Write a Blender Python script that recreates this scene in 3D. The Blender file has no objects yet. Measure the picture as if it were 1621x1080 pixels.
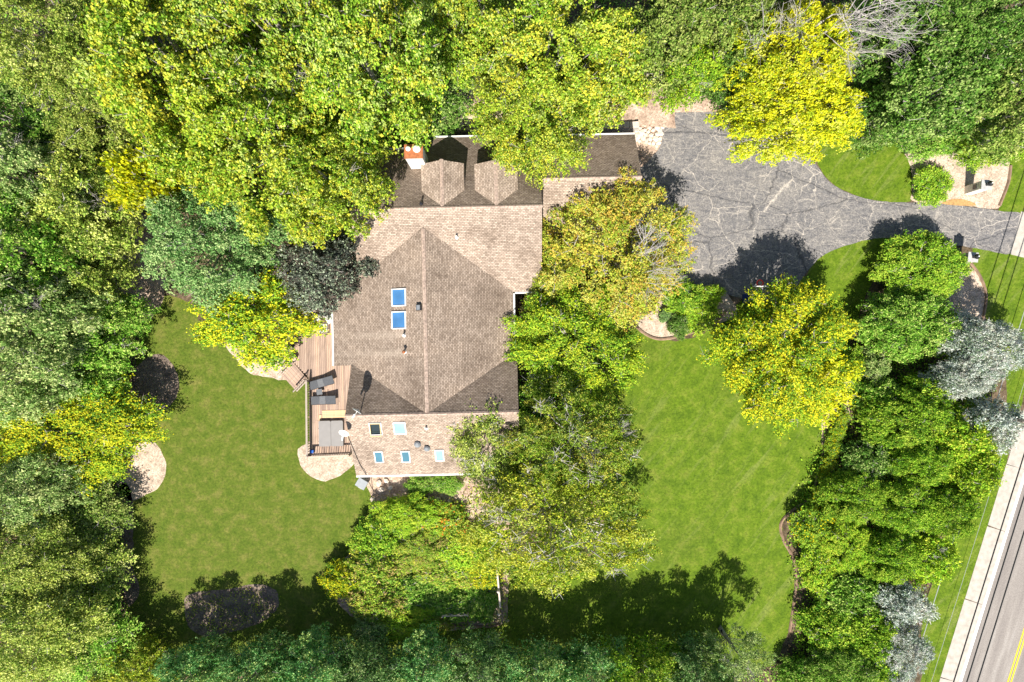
import bpy, math, random
import numpy as np
from mathutils import Vector, Matrix

sc = bpy.context.scene
COL = sc.collection
R = math.radians
# ------------------------------------------------------------------ camera, sky, sun, exposure
CAM_H = 54.0          # drone height above the ground, metres
MPP = 0.05            # metres on the ground for one pixel of the 1621 px wide photograph
cam = bpy.data.cameras.new('camera'); cam.sensor_width = 36.0
cam.lens = 36.0 * CAM_H / (1621 * MPP); cam.clip_start = 0.5; cam.clip_end = 2000
camo = bpy.data.objects.new('camera', cam); COL.objects.link(camo)
camo.location = (0, 0, CAM_H); camo.rotation_euler = (0, 0, 0)
sc.camera = camo
SUN_EL, SUN_AZ = 51.0, 6.0     # shadows fall up the picture and a little to the right
w = bpy.data.worlds.new('World'); sc.world = w; w.use_nodes = True
nt = w.node_tree; bg = nt.nodes['Background']
sky = nt.nodes.new('ShaderNodeTexSky'); sky.sky_type = 'NISHITA'; sky.sun_disc = False
sky.sun_elevation = R(SUN_EL); sky.sun_rotation = R(180 + SUN_AZ)
nt.links.new(sky.outputs[0], bg.inputs[0]); bg.inputs[1].default_value = 0.07
sl = bpy.data.lights.new('sun', 'SUN'); sl.energy = 4.8; sl.angle = R(0.5); sl.color = (1.0, 0.95, 0.86)
so = bpy.data.objects.new('sun', sl); COL.objects.link(so); so.location = (0, -40, 60)
d = Vector((math.cos(R(SUN_EL)) * math.sin(R(SUN_AZ)), math.cos(R(SUN_EL)) * math.cos(R(SUN_AZ)), -math.sin(R(SUN_EL))))
so.rotation_euler = d.to_track_quat('-Z', 'Y').to_euler()
vs = sc.view_settings; vs.view_transform = 'Standard'; vs.look = 'None'; vs.gamma = 1; vs.exposure = 0.88
vs.use_curve_mapping = False
sc.cycles.max_bounces = 4; sc.cycles.transparent_max_bounces = 4

# ------------------------------------------------------------------ helpers
def P(u, v, z=0.0):
    """a point of the survey picture (1621 x 1080) at height z, in metres"""
    k = MPP * (CAM_H - z) / CAM_H
    return Vector(((u - 810.5) * k, (540 - v) * k, z))

def tag(o, label=None, cat=None, group=None, kind=None):
    if label: o['label'] = label
    if cat: o['category'] = cat
    if group: o['group'] = group
    if kind: o['kind'] = kind
    return o

def empty(name, loc=(0, 0, 0), rz=0.0):
    o = bpy.data.objects.new(name, None); COL.objects.link(o)
    o.location = loc; o.rotation_euler = (0, 0, rz); o.empty_display_size = 0.3
    return o

class MB:
    def __init__(self): self.v = []; self.f = []
    def add(self, vs, fs):
        n = len(self.v); self.v += [tuple(p) for p in vs]; self.f += [tuple(i + n for i in q) for q in fs]; return self
    def box(self, c, s, rz=0.0, M=None):
        hx, hy, hz = s[0] / 2, s[1] / 2, s[2] / 2
        pts = [Vector((sx * hx, sy * hy, sz * hz)) for sz in (-1, 1) for sx, sy in ((-1, -1), (1, -1), (1, 1), (-1, 1))]
        rot = Matrix.Rotation(rz, 3, 'Z')
        pts = [rot @ p + Vector(c) for p in pts]
        if M is not None: pts = [M @ p for p in pts]
        return self.add(pts, [(3, 2, 1, 0), (4, 5, 6, 7), (0, 1, 5, 4), (1, 2, 6, 5), (2, 3, 7, 6), (3, 0, 4, 7)])
    def tube(self, pts, rads, n=6, caps=True):
        pts = [Vector(p) for p in pts]
        vs, fs = [], []
        for i, p in enumerate(pts):
            t = (pts[min(i + 1, len(pts) - 1)] - pts[max(i - 1, 0)])
            if t.length < 1e-6: t = Vector((0, 0, 1))
            t.normalize()
            a = Vector((0, 0, 1)) if abs(t.z) < .9 else Vector((1, 0, 0))
            x = t.cross(a).normalized(); y = t.cross(x)
            r = rads[i] if hasattr(rads, '__len__') else rads
            for k in range(n):
                an = 2 * math.pi * k / n
                vs.append(p + x * (r * math.cos(an)) + y * (r * math.sin(an)))
        for i in range(len(pts) - 1):
            for k in range(n):
                a, b = i * n + k, i * n + (k + 1) % n
                fs.append((a, a + n, b + n, b))
        if caps:
            fs.append(tuple(range(n))); fs.append(tuple(reversed(range((len(pts) - 1) * n, len(pts) * n))))
        return self.add(vs, fs)
    def lathe(self, c, prof, n=20, M=None):
        vs, fs = [], []
        for r, z in prof:
            for k in range(n):
                an = 2 * math.pi * k / n
                vs.append(Vector((c[0] + r * math.cos(an), c[1] + r * math.sin(an), c[2] + z)))
        for i in range(len(prof) - 1):
            for k in range(n):
                a, b = i * n + k, i * n + (k + 1) % n
                fs.append((a, b, b + n, a + n))
        fs.append(tuple(reversed(range(n)))); fs.append(tuple(range((len(prof) - 1) * n, len(prof) * n)))
        if M is not None: vs = [M @ p for p in vs]
        return self.add(vs, fs)
    def build(self, name, mat, parent=None, smooth=False):
        me = bpy.data.meshes.new(name); me.from_pydata(self.v, [], self.f); me.update()
        if mat: me.materials.append(mat)
        if smooth: me.polygons.foreach_set('use_smooth', [True] * len(me.polygons))
        o = bpy.data.objects.new(name, me); COL.objects.link(o)
        if parent: o.parent = parent
        return o

def link_copy(o, name=None, loc=None, rz=None, scale=None, parent=None):
    c = o.copy(); COL.objects.link(c)
    if parent: c.parent = parent
    if loc is not None: c.location = loc
    if rz is not None: c.rotation_euler = (0, 0, rz)
    if scale is not None: c.scale = scale
    return c

# ------------------------------------------------------------------ materials
def new_mat(name):
    m = bpy.data.materials.new(name); m.use_nodes = True
    return m, m.node_tree.nodes, m.node_tree.links, m.node_tree.nodes['Principled BSDF']

def solid(name, c, rough=0.6, metal=0.0, vary=0.12, scale=6.0, bump=0.0, spec=0.4):
    m, N, L, b = new_mat(name)
    tc = N.new('ShaderNodeTexCoord'); nz = N.new('ShaderNodeTexNoise'); nz.inputs['Scale'].default_value = scale; nz.inputs['Detail'].default_value = 5
    L.new(tc.outputs['Object'], nz.inputs['Vector'])
    r = N.new('ShaderNodeValToRGB'); e = r.color_ramp.elements
    e[0].position = .3; e[1].position = .72
    e[0].color = (*[x * (1 - vary) for x in c], 1); e[1].color = (*[min(1, x * (1 + vary)) for x in c], 1)
    L.new(nz.outputs[0], r.inputs[0]); L.new(r.outputs[0], b.inputs['Base Color'])
    b.inputs['Roughness'].default_value = rough; b.inputs['Metallic'].default_value = metal
    b.inputs['Specular IOR Level'].default_value = spec
    if bump:
        bp = N.new('ShaderNodeBump'); bp.inputs['Strength'].default_value = bump; bp.inputs['Distance'].default_value = .03
        L.new(nz.outputs[0], bp.inputs['Height']); L.new(bp.outputs[0], b.inputs['Normal'])
    return m

def ramp(N, L, src, stops):
    r = N.new('ShaderNodeValToRGB'); e = r.color_ramp.elements
    while len(e) < len(stops): e.new(.5)
    for x, (p, c) in zip(e, stops): x.position = p; x.color = (*c, 1) if len(c) == 3 else c
    L.new(src, r.inputs[0]); return r.outputs[0]

def noise(N, L, vec, scale, detail=4, rough=.55, dist=0.0):
    n = N.new('ShaderNodeTexNoise'); n.inputs['Scale'].default_value = scale; n.inputs['Detail'].default_value = detail
    n.inputs['Roughness'].default_value = rough; n.inputs['Distortion'].default_value = dist
    L.new(vec, n.inputs['Vector']); return n.outputs[0]

def mixc(N, L, fac, a, b, mode='MIX'):
    m = N.new('ShaderNodeMix'); m.data_type = 'RGBA'; m.blend_type = mode
    for s, x in ((m.inputs[0], fac), (m.inputs[6], a), (m.inputs[7], b)):
        if isinstance(x, (int, float)): s.default_value = x
        elif isinstance(x, tuple): s.default_value = (*x, 1)
        else: L.new(x, s)
    return m.outputs[2]

def math_(N, L, op, a, b=None, c=None, clamp=False):
    m = N.new('ShaderNodeMath'); m.operation = op; m.use_clamp = clamp
    for s, x in zip(m.inputs, (a, b, c)):
        if x is None: continue
        if isinstance(x, (int, float)): s.default_value = x
        else: L.new(x, s)
    return m.outputs[0]

def bump(N, L, b, h, strength, dist):
    bp = N.new('ShaderNodeBump'); bp.inputs['Strength'].default_value = strength; bp.inputs['Distance'].default_value = dist
    L.new(h, bp.inputs['Height']); L.new(bp.outputs[0], b.inputs['Normal'])

def objco(N):
    return N.new('ShaderNodeTexCoord').outputs['Object']

def scaled(N, L, vec, s, rot=0.0):
    if rot:
        r_ = N.new('ShaderNodeMapping'); r_.inputs['Rotation'].default_value = (0, 0, rot); L.new(vec, r_.inputs['Vector']); vec = r_.outputs[0]
    m = N.new('ShaderNodeMapping'); m.inputs['Scale'].default_value = s
    L.new(vec, m.inputs['Vector']); return m.outputs[0]

def lawn_mat():
    m, N, L, b = new_mat('lawn_grass'); v = objco(N)
    big = noise(N, L, v, .16, 4, .6); mid = noise(N, L, v, 1.1, 5, .65); fine = noise(N, L, v, 5, 6, .85)
    lush = ramp(N, L, mid, [(.28, (.060, .115, .006)), (.52, (.108, .174, .010)), (.76, (.19, .225, .032))])
    dry = ramp(N, L, mid, [(.24, (.058, .105, .008)), (.5, (.102, .138, .017)), (.74, (.185, .175, .045))])
    sx = N.new('ShaderNodeSeparateXYZ'); L.new(v, sx.inputs[0])
    g = math_(N, L, 'MULTIPLY_ADD', sx.outputs[0], -.035, .38)
    g = math_(N, L, 'ADD', g, math_(N, L, 'MULTIPLY_ADD', big, 2.4, -1.05), clamp=True)
    c = mixc(N, L, g, lush, dry)
    # mower tracks: faint pale arcs
    tr = noise(N, L, scaled(N, L, v, (1.5, .13, 1), R(38)), 1.0, 5, .7, .7)
    c = mixc(N, L, math_(N, L, 'MULTIPLY', ramp(N, L, tr, [(.54, (0, 0, 0)), (.68, (1, 1, 1))]), math_(N, L, 'MULTIPLY_ADD', sx.outputs[0], .035, .12, True)), c, (.17, .21, .045))
    c = mixc(N, L, .8, c, ramp(N, L, fine, [(.3, (.25, .32, .22)), (.5, (1, 1, 1)), (.7, (1.7, 1.6, 1.5))]), 'MULTIPLY')
    L.new(c, b.inputs['Base Color']); b.inputs['Roughness'].default_value = .85; b.inputs['Specular IOR Level'].default_value = .15
    bump(N, L, b, fine, .9, .06); return m

def soil_mat(name, c1, c2, c3, scale=5.0):
    m, N, L, b = new_mat(name); v = objco(N)
    vo = N.new('ShaderNodeTexVoronoi'); vo.inputs['Scale'].default_value = scale * 1.6; L.new(v, vo.inputs['Vector'])
    n1 = noise(N, L, v, scale * .25, 5, .65); n2 = noise(N, L, v, scale * 2, 3, .7)
    c = ramp(N, L, n1, [(.3, c1), (.5, c2), (.72, c3)])
    c = mixc(N, L, .55, c, ramp(N, L, vo.outputs['Color'], [(.1, (.5, .48, .45)), (.6, (1.05, 1.05, 1.05)), (.95, (1.4, 1.4, 1.4))]), 'MULTIPLY')
    c = mixc(N, L, .6, c, ramp(N, L, n2, [(.3, (.55, .55, .55)), (.6, (1.15, 1.15, 1.15))]), 'MULTIPLY')
    L.new(c, b.inputs['Base Color']); b.inputs['Roughness'].default_value = .95; b.inputs['Specular IOR Level'].default_value = .1
    bump(N, L, b, n2, .8, .06); return m

def asphalt_mat():
    m, N, L, b = new_mat('old_asphalt'); v = objco(N)
    n1 = noise(N, L, v, .45, 5, .6); n2 = noise(N, L, v, 2.6, 5, .7); n3 = noise(N, L, v, 10, 5, .85)
    c = ramp(N, L, n1, [(.3, (.15, .148, .155)), (.5, (.185, .179, .18)), (.72, (.235, .222, .21))])
    c = mixc(N, L, .75, c, ramp(N, L, n2, [(.34, (.66, .67, .70)), (.52, (1.0, .99, .97)), (.7, (1.3, 1.25, 1.18))]), 'MULTIPLY')
    # sweeping sealer strokes
    st = noise(N, L, scaled(N, L, v, (.8, 3.2, 1), R(8)), 1.3, 6, .75, .5)
    c = mixc(N, L, .5, c, ramp(N, L, st, [(.36, (.5, .51, .55)), (.6, (1.22, 1.19, 1.14))]), 'MULTIPLY')
    pk = noise(N, L, scaled(N, L, v, (.7, 2.2, 1), R(-6)), 2.4, 6, .8, 1.2)
    c = mixc(N, L, ramp(N, L, pk, [(.53, (0, 0, 0)), (.68, (.75, .75, .75))]), c, (.40, .36, .315))
    # crack network filled with pale dust
    wv = N.new('ShaderNodeTexNoise'); wv.inputs['Scale'].default_value = 1.1; wv.inputs['Detail'].default_value = 6; L.new(v, wv.inputs['Vector'])
    vm = N.new('ShaderNodeVectorMath'); vm.operation = 'MULTIPLY_ADD'; L.new(wv.outputs['Color'], vm.inputs[0]); vm.inputs[1].default_value = (1.1, .6, 0); L.new(v, vm.inputs[2])
    for s, wd, a in ((.36, .010, .85), (.85, .016, .6), (1.9, .03, .25)):
        vo = N.new('ShaderNodeTexVoronoi'); vo.feature = 'DISTANCE_TO_EDGE'; vo.inputs['Scale'].default_value = s; L.new(vm.outputs[0], vo.inputs['Vector'])
        k = ramp(N, L, vo.outputs['Distance'], [(0, (1, 1, 1)), (wd, (0, 0, 0))])
        k = math_(N, L, 'MULTIPLY', k, ramp(N, L, noise(N, L, v, .5, 3), [(.36, (.15, .15, .15)), (.52, (a, a, a))]))
        c = mixc(N, L, k, c, (.52, .465, .40))
    vo = N.new('ShaderNodeTexVoronoi'); vo.feature = 'DISTANCE_TO_EDGE'; vo.inputs['Scale'].default_value = .16; L.new(scaled(N, L, vm.outputs[0], (.7, 1.5, 1), R(12)), vo.inputs['Vector'])
    c = mixc(N, L, ramp(N, L, vo.outputs['Distance'], [(0, (.75, .75, .75)), (.012, (0, 0, 0))]), c, (.05, .05, .055))
    c = mixc(N, L, .85, c, ramp(N, L, n3, [(.36, (.36, .36, .39)), (.5, (1, 1, 1)), (.66, (1.5, 1.46, 1.42))]), 'MULTIPLY')
    L.new(c, b.inputs['Base Color']); b.inputs['Roughness'].default_value = .85; b.inputs['Specular IOR Level'].default_value = .25
    bump(N, L, b, n3, .5, .02); return m

def road_mat():
    m, N, L, b = new_mat('road_asphalt'); v = objco(N)
    n1 = noise(N, L, scaled(N, L, v, (1.6, .12, 1), R(17)), 1.0, 5, .6); n3 = noise(N, L, v, 14, 3, .8)
    c = ramp(N, L, n1, [(.3, (.2, .175, .16)), (.55, (.27, .24, .215)), (.75, (.36, .33, .3))])
    c = mixc(N, L, .7, c, ramp(N, L, n3, [(.3, (.6, .6, .6)), (.7, (1.35, 1.35, 1.35))]), 'MULTIPLY')
    L.new(c, b.inputs['Base Color']); b.inputs['Roughness'].default_value = .9; return m

def shingle_mat(name, streak=False, tone=1.0):
    m, N, L, b = new_mat(name)
    uv = N.new('ShaderNodeTexCoord').outputs['UV']; v = objco(N)
    br = N.new('ShaderNodeTexBrick'); L.new(uv, br.inputs['Vector'])
    br.offset = .5; br.inputs['Scale'].default_value = 1; br.inputs['Brick Width'].default_value = .23; br.inputs['Row Height'].default_value = .12
    br.inputs['Mortar Size'].default_value = .014; br.inputs['Mortar Smooth'].default_value = .3; br.inputs['Bias'].default_value = 0
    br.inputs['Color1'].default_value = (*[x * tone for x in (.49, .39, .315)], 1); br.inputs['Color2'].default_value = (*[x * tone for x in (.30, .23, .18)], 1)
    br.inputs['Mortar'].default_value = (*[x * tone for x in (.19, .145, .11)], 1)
    n1 = noise(N, L, v, .35, 5, .6); n2 = noise(N, L, v, 7, 4, .75)
    c = mixc(N, L, .8, br.outputs['Color'], ramp(N, L, n1, [(.3, (.55, .53, .51)), (.48, (.95, .95, .95)), (.7, (1.15, 1.13, 1.1))]), 'MULTIPLY')
    c = mixc(N, L, .7, c, ramp(N, L, n2, [(.3, (.6, .6, .6)), (.65, (1.3, 1.3, 1.3))]), 'MULTIPLY')
    if streak:     # pale wash-off below the metal pipes, running down the slope
        sp = N.new('ShaderNodeSeparateXYZ'); L.new(v, sp.inputs[0]); tot = None
        for yy, xx in STREAKS:
            dy = math_(N, L, 'DIVIDE', math_(N, L, 'ADD', math_(N, L, 'SUBTRACT', sp.outputs[1], yy), math_(N, L, 'MULTIPLY_ADD', n2, .5, -.25)), .26)
            g = math_(N, L, 'EXPONENT', math_(N, L, 'MULTIPLY', math_(N, L, 'MULTIPLY', dy, dy), -1))
            k = math_(N, L, 'LESS_THAN', sp.outputs[0], xx); g = math_(N, L, 'MULTIPLY', g, k)
            g = math_(N, L, 'MULTIPLY', g, math_(N, L, 'MULTIPLY_ADD', math_(N, L, 'SUBTRACT', sp.outputs[0], xx), .16, 1.05, True))
            tot = g if tot is None else math_(N, L, 'ADD', tot, g, clamp=True)
        c = mixc(N, L, math_(N, L, 'MULTIPLY', tot, .55), c, mixc(N, L, .5, br.outputs['Color'], (.62, .52, .42)))
    L.new(c, b.inputs['Base Color']); b.inputs['Roughness'].default_value = .95; b.inputs['Specular IOR Level'].default_value = .1
    h = math_(N, L, 'SUBTRACT', 1.0, br.outputs['Fac'])
    bump(N, L, b, math_(N, L, 'ADD', h, math_(N, L, 'MULTIPLY', n2, .5)), .7, .03); return m

def leaf_mat(name, pal):
    """leaf colours picked from a palette by the tone stored on each leaf"""
    m, N, L, b = new_mat('leaf_' + name); out = N['Material Output']
    at = N.new('ShaderNodeAttribute'); at.attribute_name = 'tone'
    sp = N.new('ShaderNodeSeparateColor'); L.new(at.outputs['Color'], sp.inputs[0])
    r = N.new('ShaderNodeValToRGB'); r.color_ramp.interpolation = 'CONSTANT'; e = r.color_ramp.elements
    while len(e) < len(pal): e.new(.99)
    for k, c in enumerate(pal): e[k].position = k / len(pal); e[k].color = (*c, 1)
    L.new(sp.outputs[0], r.inputs[0])
    oi = N.new('ShaderNodeObjectInfo'); ob = math_(N, L, 'MULTIPLY_ADD', oi.outputs['Random'], .22, .89)
    jit = math_(N, L, 'MULTIPLY', math_(N, L, 'MULTIPLY_ADD', sp.outputs[1], .8, .66), ob)
    vm = N.new('ShaderNodeVectorMath'); vm.operation = 'SCALE'; L.new(r.outputs[0], vm.inputs[0]); L.new(jit, vm.inputs['Scale'])
    L.new(vm.outputs[0], b.inputs['Base Color']); b.inputs['Roughness'].default_value = .6; b.inputs['Specular IOR Level'].default_value = .08
    tr = N.new('ShaderNodeBsdfTranslucent'); L.new(vm.outputs[0], tr.inputs['Color'])
    mx = N.new('ShaderNodeMixShader'); mx.inputs[0].default_value = .2
    L.new(b.outputs[0], mx.inputs[1]); L.new(tr.outputs[0], mx.inputs[2]); L.new(mx.outputs[0], out.inputs['Surface'])
    return m

def wood_mat(name, c, vary=.3):
    m, N, L, b = new_mat(name); v = objco(N)
    oi = N.new('ShaderNodeObjectInfo')
    g = noise(N, L, scaled(N, L, v, (9, .8, 9)), 1.5, 5, .7)
    col = ramp(N, L, g, [(.3, tuple(x * (1 - vary) for x in c)), (.7, tuple(x * (1 + vary) for x in c))])
    col = mixc(N, L, .9, col, ramp(N, L, oi.outputs['Random'], [(0, (.72, .7, .7)), (.5, (1, 1, 1)), (1, (1.22, 1.15, 1.05))]), 'MULTIPLY')
    L.new(col, b.inputs['Base Color']); b.inputs['Roughness'].default_value = .8; return m

BARK = solid('bark', (.36, .325, .295), .9, vary=.35, scale=9, bump=.4)
DEADWOOD = solid('dead_wood', (.46, .42, .40), .9, vary=.25, scale=9)
LAWN = lawn_mat()
LITTER = soil_mat('leaf_litter', (.05, .045, .025), (.13, .095, .06), (.24, .17, .12), 4)
MULCH = soil_mat('wood_chip_mulch', (.38, .29, .215), (.54, .425, .33), (.68, .55, .44), 6)
PINKSOIL = soil_mat('bare_soil', (.30, .20, .15), (.50, .37, .28), (.64, .50, .40), 4)
DARKMULCH = soil_mat('dark_mulch', (.11, .085, .07), (.20, .155, .125), (.34, .26, .2), 5)  # darker grey-brown mulch for the circle, the oval bed and the strip
ASPHALT = asphalt_mat(); ROAD = road_mat()
CONCRETE = solid('pale_concrete', (.44, .395, .34), .9, vary=.18, scale=2.5, bump=.2)
WHITEPAINT = solid('white_road_paint', (.86, .85, .82), .7, vary=.05, scale=20)
YELLOWPAINT = solid('yellow_road_paint', (.75, .52, .02), .7, vary=.1, scale=20)
EDGING = solid('brown_edging', (.26, .17, .115), .9, vary=.3, scale=3, bump=.3)
STONE = solid('pale_limestone', (.62, .53, .44), .9, vary=.25, scale=3, bump=.4)
GREYSTONE = solid('grey_fieldstone', (.34, .32, .29), .9, vary=.35, scale=2, bump=.4)
WHITE = solid('white_trim', (.78, .77, .74), .5, vary=.04)
SIDING = solid('cream_siding', (.66, .62, .55), .7, vary=.05, scale=3)
BRICKW = solid('whitewashed_brick', (.72, .68, .62), .9, vary=.12, scale=7, bump=.3)
RUST = solid('rusty_metal', (.42, .15, .06), .7, .3, vary=.35, scale=5)
BLACK = solid('black_plastic', (.025, .026, .03), .4, vary=.2)
GREYMETAL = solid('grey_metal', (.22, .235, .25), .5, .15, vary=.12, scale=4)
PIPEW = solid('white_pipe', (.82, .81, .78), .4, vary=.03)
SLING = solid('charcoal_sling', (.085, .09, .1), .8, vary=.15, scale=12)
SLINGL = solid('grey_sling', (.14, .145, .155), .8, vary=.12, scale=12)
DARKMETAL = solid('dark_frame', (.05, .05, .055), .4, .5, vary=.1)
TUBCOVER = solid('grey_vinyl_cover', (.25, .235, .225), .55, vary=.06, scale=2.5, bump=.1)
DECKWOOD = wood_mat('deck_wood', (.40, .285, .22))
DECKPALE = wood_mat('new_deck_wood', (.60, .42, .25), .15)
RAILWOOD = wood_mat('weathered_rail', (.42, .35, .29), .15)
FENCEWOOD = wood_mat('bleached_fence_wood', (.60, .52, .47), .15)
BLUEP = solid('blue_plastic', (.02, .12, .5), .4, vary=.1)
REDP = solid('red_rim_paint', (.85, .05, .03), .4, .2, vary=.1)
RIDGE = solid('ridge_shingle', (.38, .285, .23), .95, vary=.4, scale=7, bump=.4)
DARKWIRE = solid('black_cable', (.02, .02, .02), .5, vary=.1)
ALUWIRE = solid('aluminium_wire', (.6, .6, .6), .35, .4, vary=.1)
def glass(name, c, rough=.08):
    m = solid(name, c, rough, vary=.18, scale=1.2, spec=.6); return m
GLASSBLUE = glass('blue_skylight_glass', (.06, .18, .38), .25); GLASSPALE = glass('pale_skylight_glass', (.22, .35, .39), .3)
GLASSTEAL = glass('teal_skylight_glass', (.05, .15, .21), .3); GLASSDARK = glass('dark_window_glass', (.02, .03, .03), .15)
CUSHION = solid('white_sling', (.72, .69, .64), .8, vary=.05)

# ------------------------------------------------------------------ the ground and its sheets
def catmull(pts, n=6, closed=True):
    out = []; k = len(pts)
    for i in range(k if closed else k - 1):
        p = [Vector(pts[(i + j) % k] if closed else pts[min(max(i + j, 0), k - 1)]) for j in (-1, 0, 1, 2)]
        for q in range(n):
            t = q / n
            out.append(.5 * ((2 * p[1]) + (p[2] - p[0]) * t + (2 * p[0] - 5 * p[1] + 4 * p[2] - p[3]) * t * t + (3 * p[1] - p[0] - 3 * p[2] + p[3]) * t ** 3))
    if not closed: out.append(Vector(pts[-1]))
    return out

def sheet(name, px, z, mat, smooth=5, ragged=0.0, kind='structure', parent=None, seed=0, skirt=0.0):
    pts = [P(u, v) for u, v in px]; pts = [Vector((p.x, p.y, 0)) for p in pts]
    if smooth: pts = catmull(pts, smooth)
    rr = random.Random(seed + len(pts))
    if ragged:
        fine = []
        for i, p in enumerate(pts):
            q = pts[(i + 1) % len(pts)]; m = max(1, int((q - p).length / .3))
            fine += [p.lerp(q, j / m) + Vector((rr.uniform(-1.6, 1.6) * ragged, rr.uniform(-1.6, 1.6) * ragged, 0)) for j in range(m)]
        pts = fine
    n = len(pts); me = bpy.data.meshes.new(name)
    vs = [(p.x, p.y, z) for p in pts]; fs = [tuple(range(n))]
    if skirt:
        vs += [(p.x, p.y, z - skirt) for p in pts]; fs += [(i, i + n, (i + 1) % n + n, (i + 1) % n) for i in range(n)]
    me.from_pydata(vs, [], fs); me.update()
    import bmesh
    bm = bmesh.new(); bm.from_mesh(me); bmesh.ops.recalc_face_normals(bm, faces=bm.faces[:])
    big = max(bm.faces, key=lambda f: f.calc_area())
    if big.normal.z < 0: bmesh.ops.reverse_faces(bm, faces=bm.faces[:])
    bmesh.ops.triangulate(bm, faces=[f for f in bm.faces if len(f.verts) > 4]); bm.to_mesh(me); bm.free()
    me.materials.append(mat); o = bpy.data.objects.new(name, me); COL.objects.link(o)
    if kind: o['kind'] = kind
    if parent: o.parent = parent
    return o

g = MB().add([(-400, -400, 0), (400, -400, 0), (400, 400, 0), (-400, 400, 0)], [(0, 1, 2, 3)]).build('ground', LITTER); g['kind'] = 'structure'
sheet('lawn', [(250, 470), (300, 480), (340, 540), (470, 600), (560, 640), (600, 760), (700, 900), (820, 900), (900, 600), (1000, 520), (1060, 540), (1130, 520), (1180, 470),
               (1260, 450), (1300, 405), (1360, 380), (1430, 385), (1370, 480), (1340, 560), (1330, 640), (1305, 700), (1285, 780), (1240, 830), (1256, 900), (1258, 960), (1240, 1020), (1200, 1060),
               (900, 1062), (600, 1064), (330, 1060), (215, 1030), (200, 960), (200, 860), (208, 780), (222, 700), (215, 600), (225, 520)], .006, LAWN, 4, .05, seed=1)
sheet('lawn', [(1290, 215), (1330, 195), (1400, 205), (1428, 225), (1440, 260), (1443, 300), (1440, 318), (1400, 320), (1350, 308), (1315, 288), (1295, 260)], .007, LAWN, 4, .03, seed=2)
sheet('lawn', [(1580, 335), (1592, 300), (1597, 260), (1600, 235), (1700, 220), (1720, 345), (1621, 343)], .007, LAWN, 2, .03, seed=3)
sheet('grass_verge', [(1540, 390), (1600, 402), (1640, 412), (1700, 420), (1660, 520), (1621, 626), (1574, 800), (1488, 1080), (1470, 1140), (1400, 1140), (1440, 1000), (1480, 850), (1540, 700),
                      (1580, 640), (1560, 500), (1545, 440)], .007, LAWN, 2, .04, seed=4)
# planting beds
sheet('mulch_bed', [(1425, 222), (1470, 215), (1540, 210), (1595, 225), (1598, 262), (1592, 300), (1580, 330), (1530, 326), (1480, 322), (1443, 318), (1445, 300), (1441, 262)], .012, MULCH, 4, .03, seed=5)
sheet('mulch_bed', [(1370, 470), (1400, 420), (1450, 380), (1520, 395), (1535, 420), (1552, 440), (1561, 470), (1556, 500), (1585, 560), (1590, 650), (1540, 720), (1500, 840), (1460, 980), (1440, 1100), (1230, 1100),
                    (1245, 1010), (1262, 960), (1258, 900), (1238, 830), (1290, 780), (1308, 700), (1308, 640), (1345, 620), (1350, 540)], .012, LITTER, 4, .04, seed=6)
sheet('mulch_bed', [(1510, 410), (1540, 425), (1556, 445), (1562, 470), (1555, 502), (1520, 510), (1490, 480), (1490, 440)], .016, MULCH, 4, .03, seed=61)
sheet('mulch_bed', [(1305, 640), (1325, 622), (1345, 640), (1343, 655), (1325, 665), (1306, 720), (1300, 690)], .016, PINKSOIL, 4, .02, seed=62)
sheet('mulch_bed', [(1000, 510), (1035, 490), (1060, 440), (1130, 440), (1155, 470), (1165, 500), (1130, 515), (1095, 527), (1060, 538), (1035, 533), (1010, 520)], .012, MULCH, 4, .03, seed=7)
sheet('mulch_bed', [(360, 545), (420, 540), (462, 560), (478, 590), (455, 602), (425, 598), (395, 590), (375, 570)], .012, MULCH, 4, .03, seed=8)
sheet('mulch_bed', [(478, 705), (560, 700), (562, 728), (545, 748), (515, 762), (490, 752), (476, 735)], .012, MULCH, 4, .03, seed=9)
sheet('mulch_bed', [(245, 560), (270, 572), (283, 600), (278, 630), (255, 652), (225, 650), (208, 625), (215, 585)], .012, DARKMULCH, 4, .03, seed=10)
sheet('mulch_bed', [(225, 690), (250, 706), (263, 735), (255, 768), (232, 783), (200, 790), (180, 740)], .012, MULCH, 4, .03, seed=11)
sheet('mulch_bed', [(300, 940), (360, 932), (410, 925), (437, 935), (440, 962), (415, 985), (370, 1000), (325, 1008), (298, 990), (293, 962)], .012, DARKMULCH, 4, .03, seed=12)
sheet('flower_bed', [(575, 752), (600, 750), (730, 748), (800, 760), (805, 900), (803, 970), (797, 988), (700, 1000), (640, 1005), (570, 985), (520, 935), (525, 905), (560, 870), (585, 830), (588, 790)], .012, PINKSOIL, 4, .03, seed=13)
sheet('planting_bed', [(815, 440), (870, 400), (1000, 440), (1000, 520), (965, 600), (955, 700), (955, 850), (910, 890), (840, 890), (800, 760), (812, 650)], .011, LITTER, 3, .04, seed=14)
sheet('bare_soil', [(690, 140), (800, 150), (900, 160), (1000, 145), (1060, 140), (1150, 140), (1160, 185), (1060, 186), (1050, 230), (1016, 265), (1000, 300), (640, 300), (640, 200)], .010, PINKSOIL, 3, .04, seed=15)
sheet('soil_strip', [(185, 780), (205, 770), (212, 830), (210, 900), (222, 930), (205, 960), (188, 900)], .012, DARKMULCH, 3, .04, seed=16)
sheet('forest_clearing', [(195, 330), (250, 360), (262, 450), (240, 505), (190, 500), (180, 420)], .010, PINKSOIL, 3, .05, seed=17)
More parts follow.
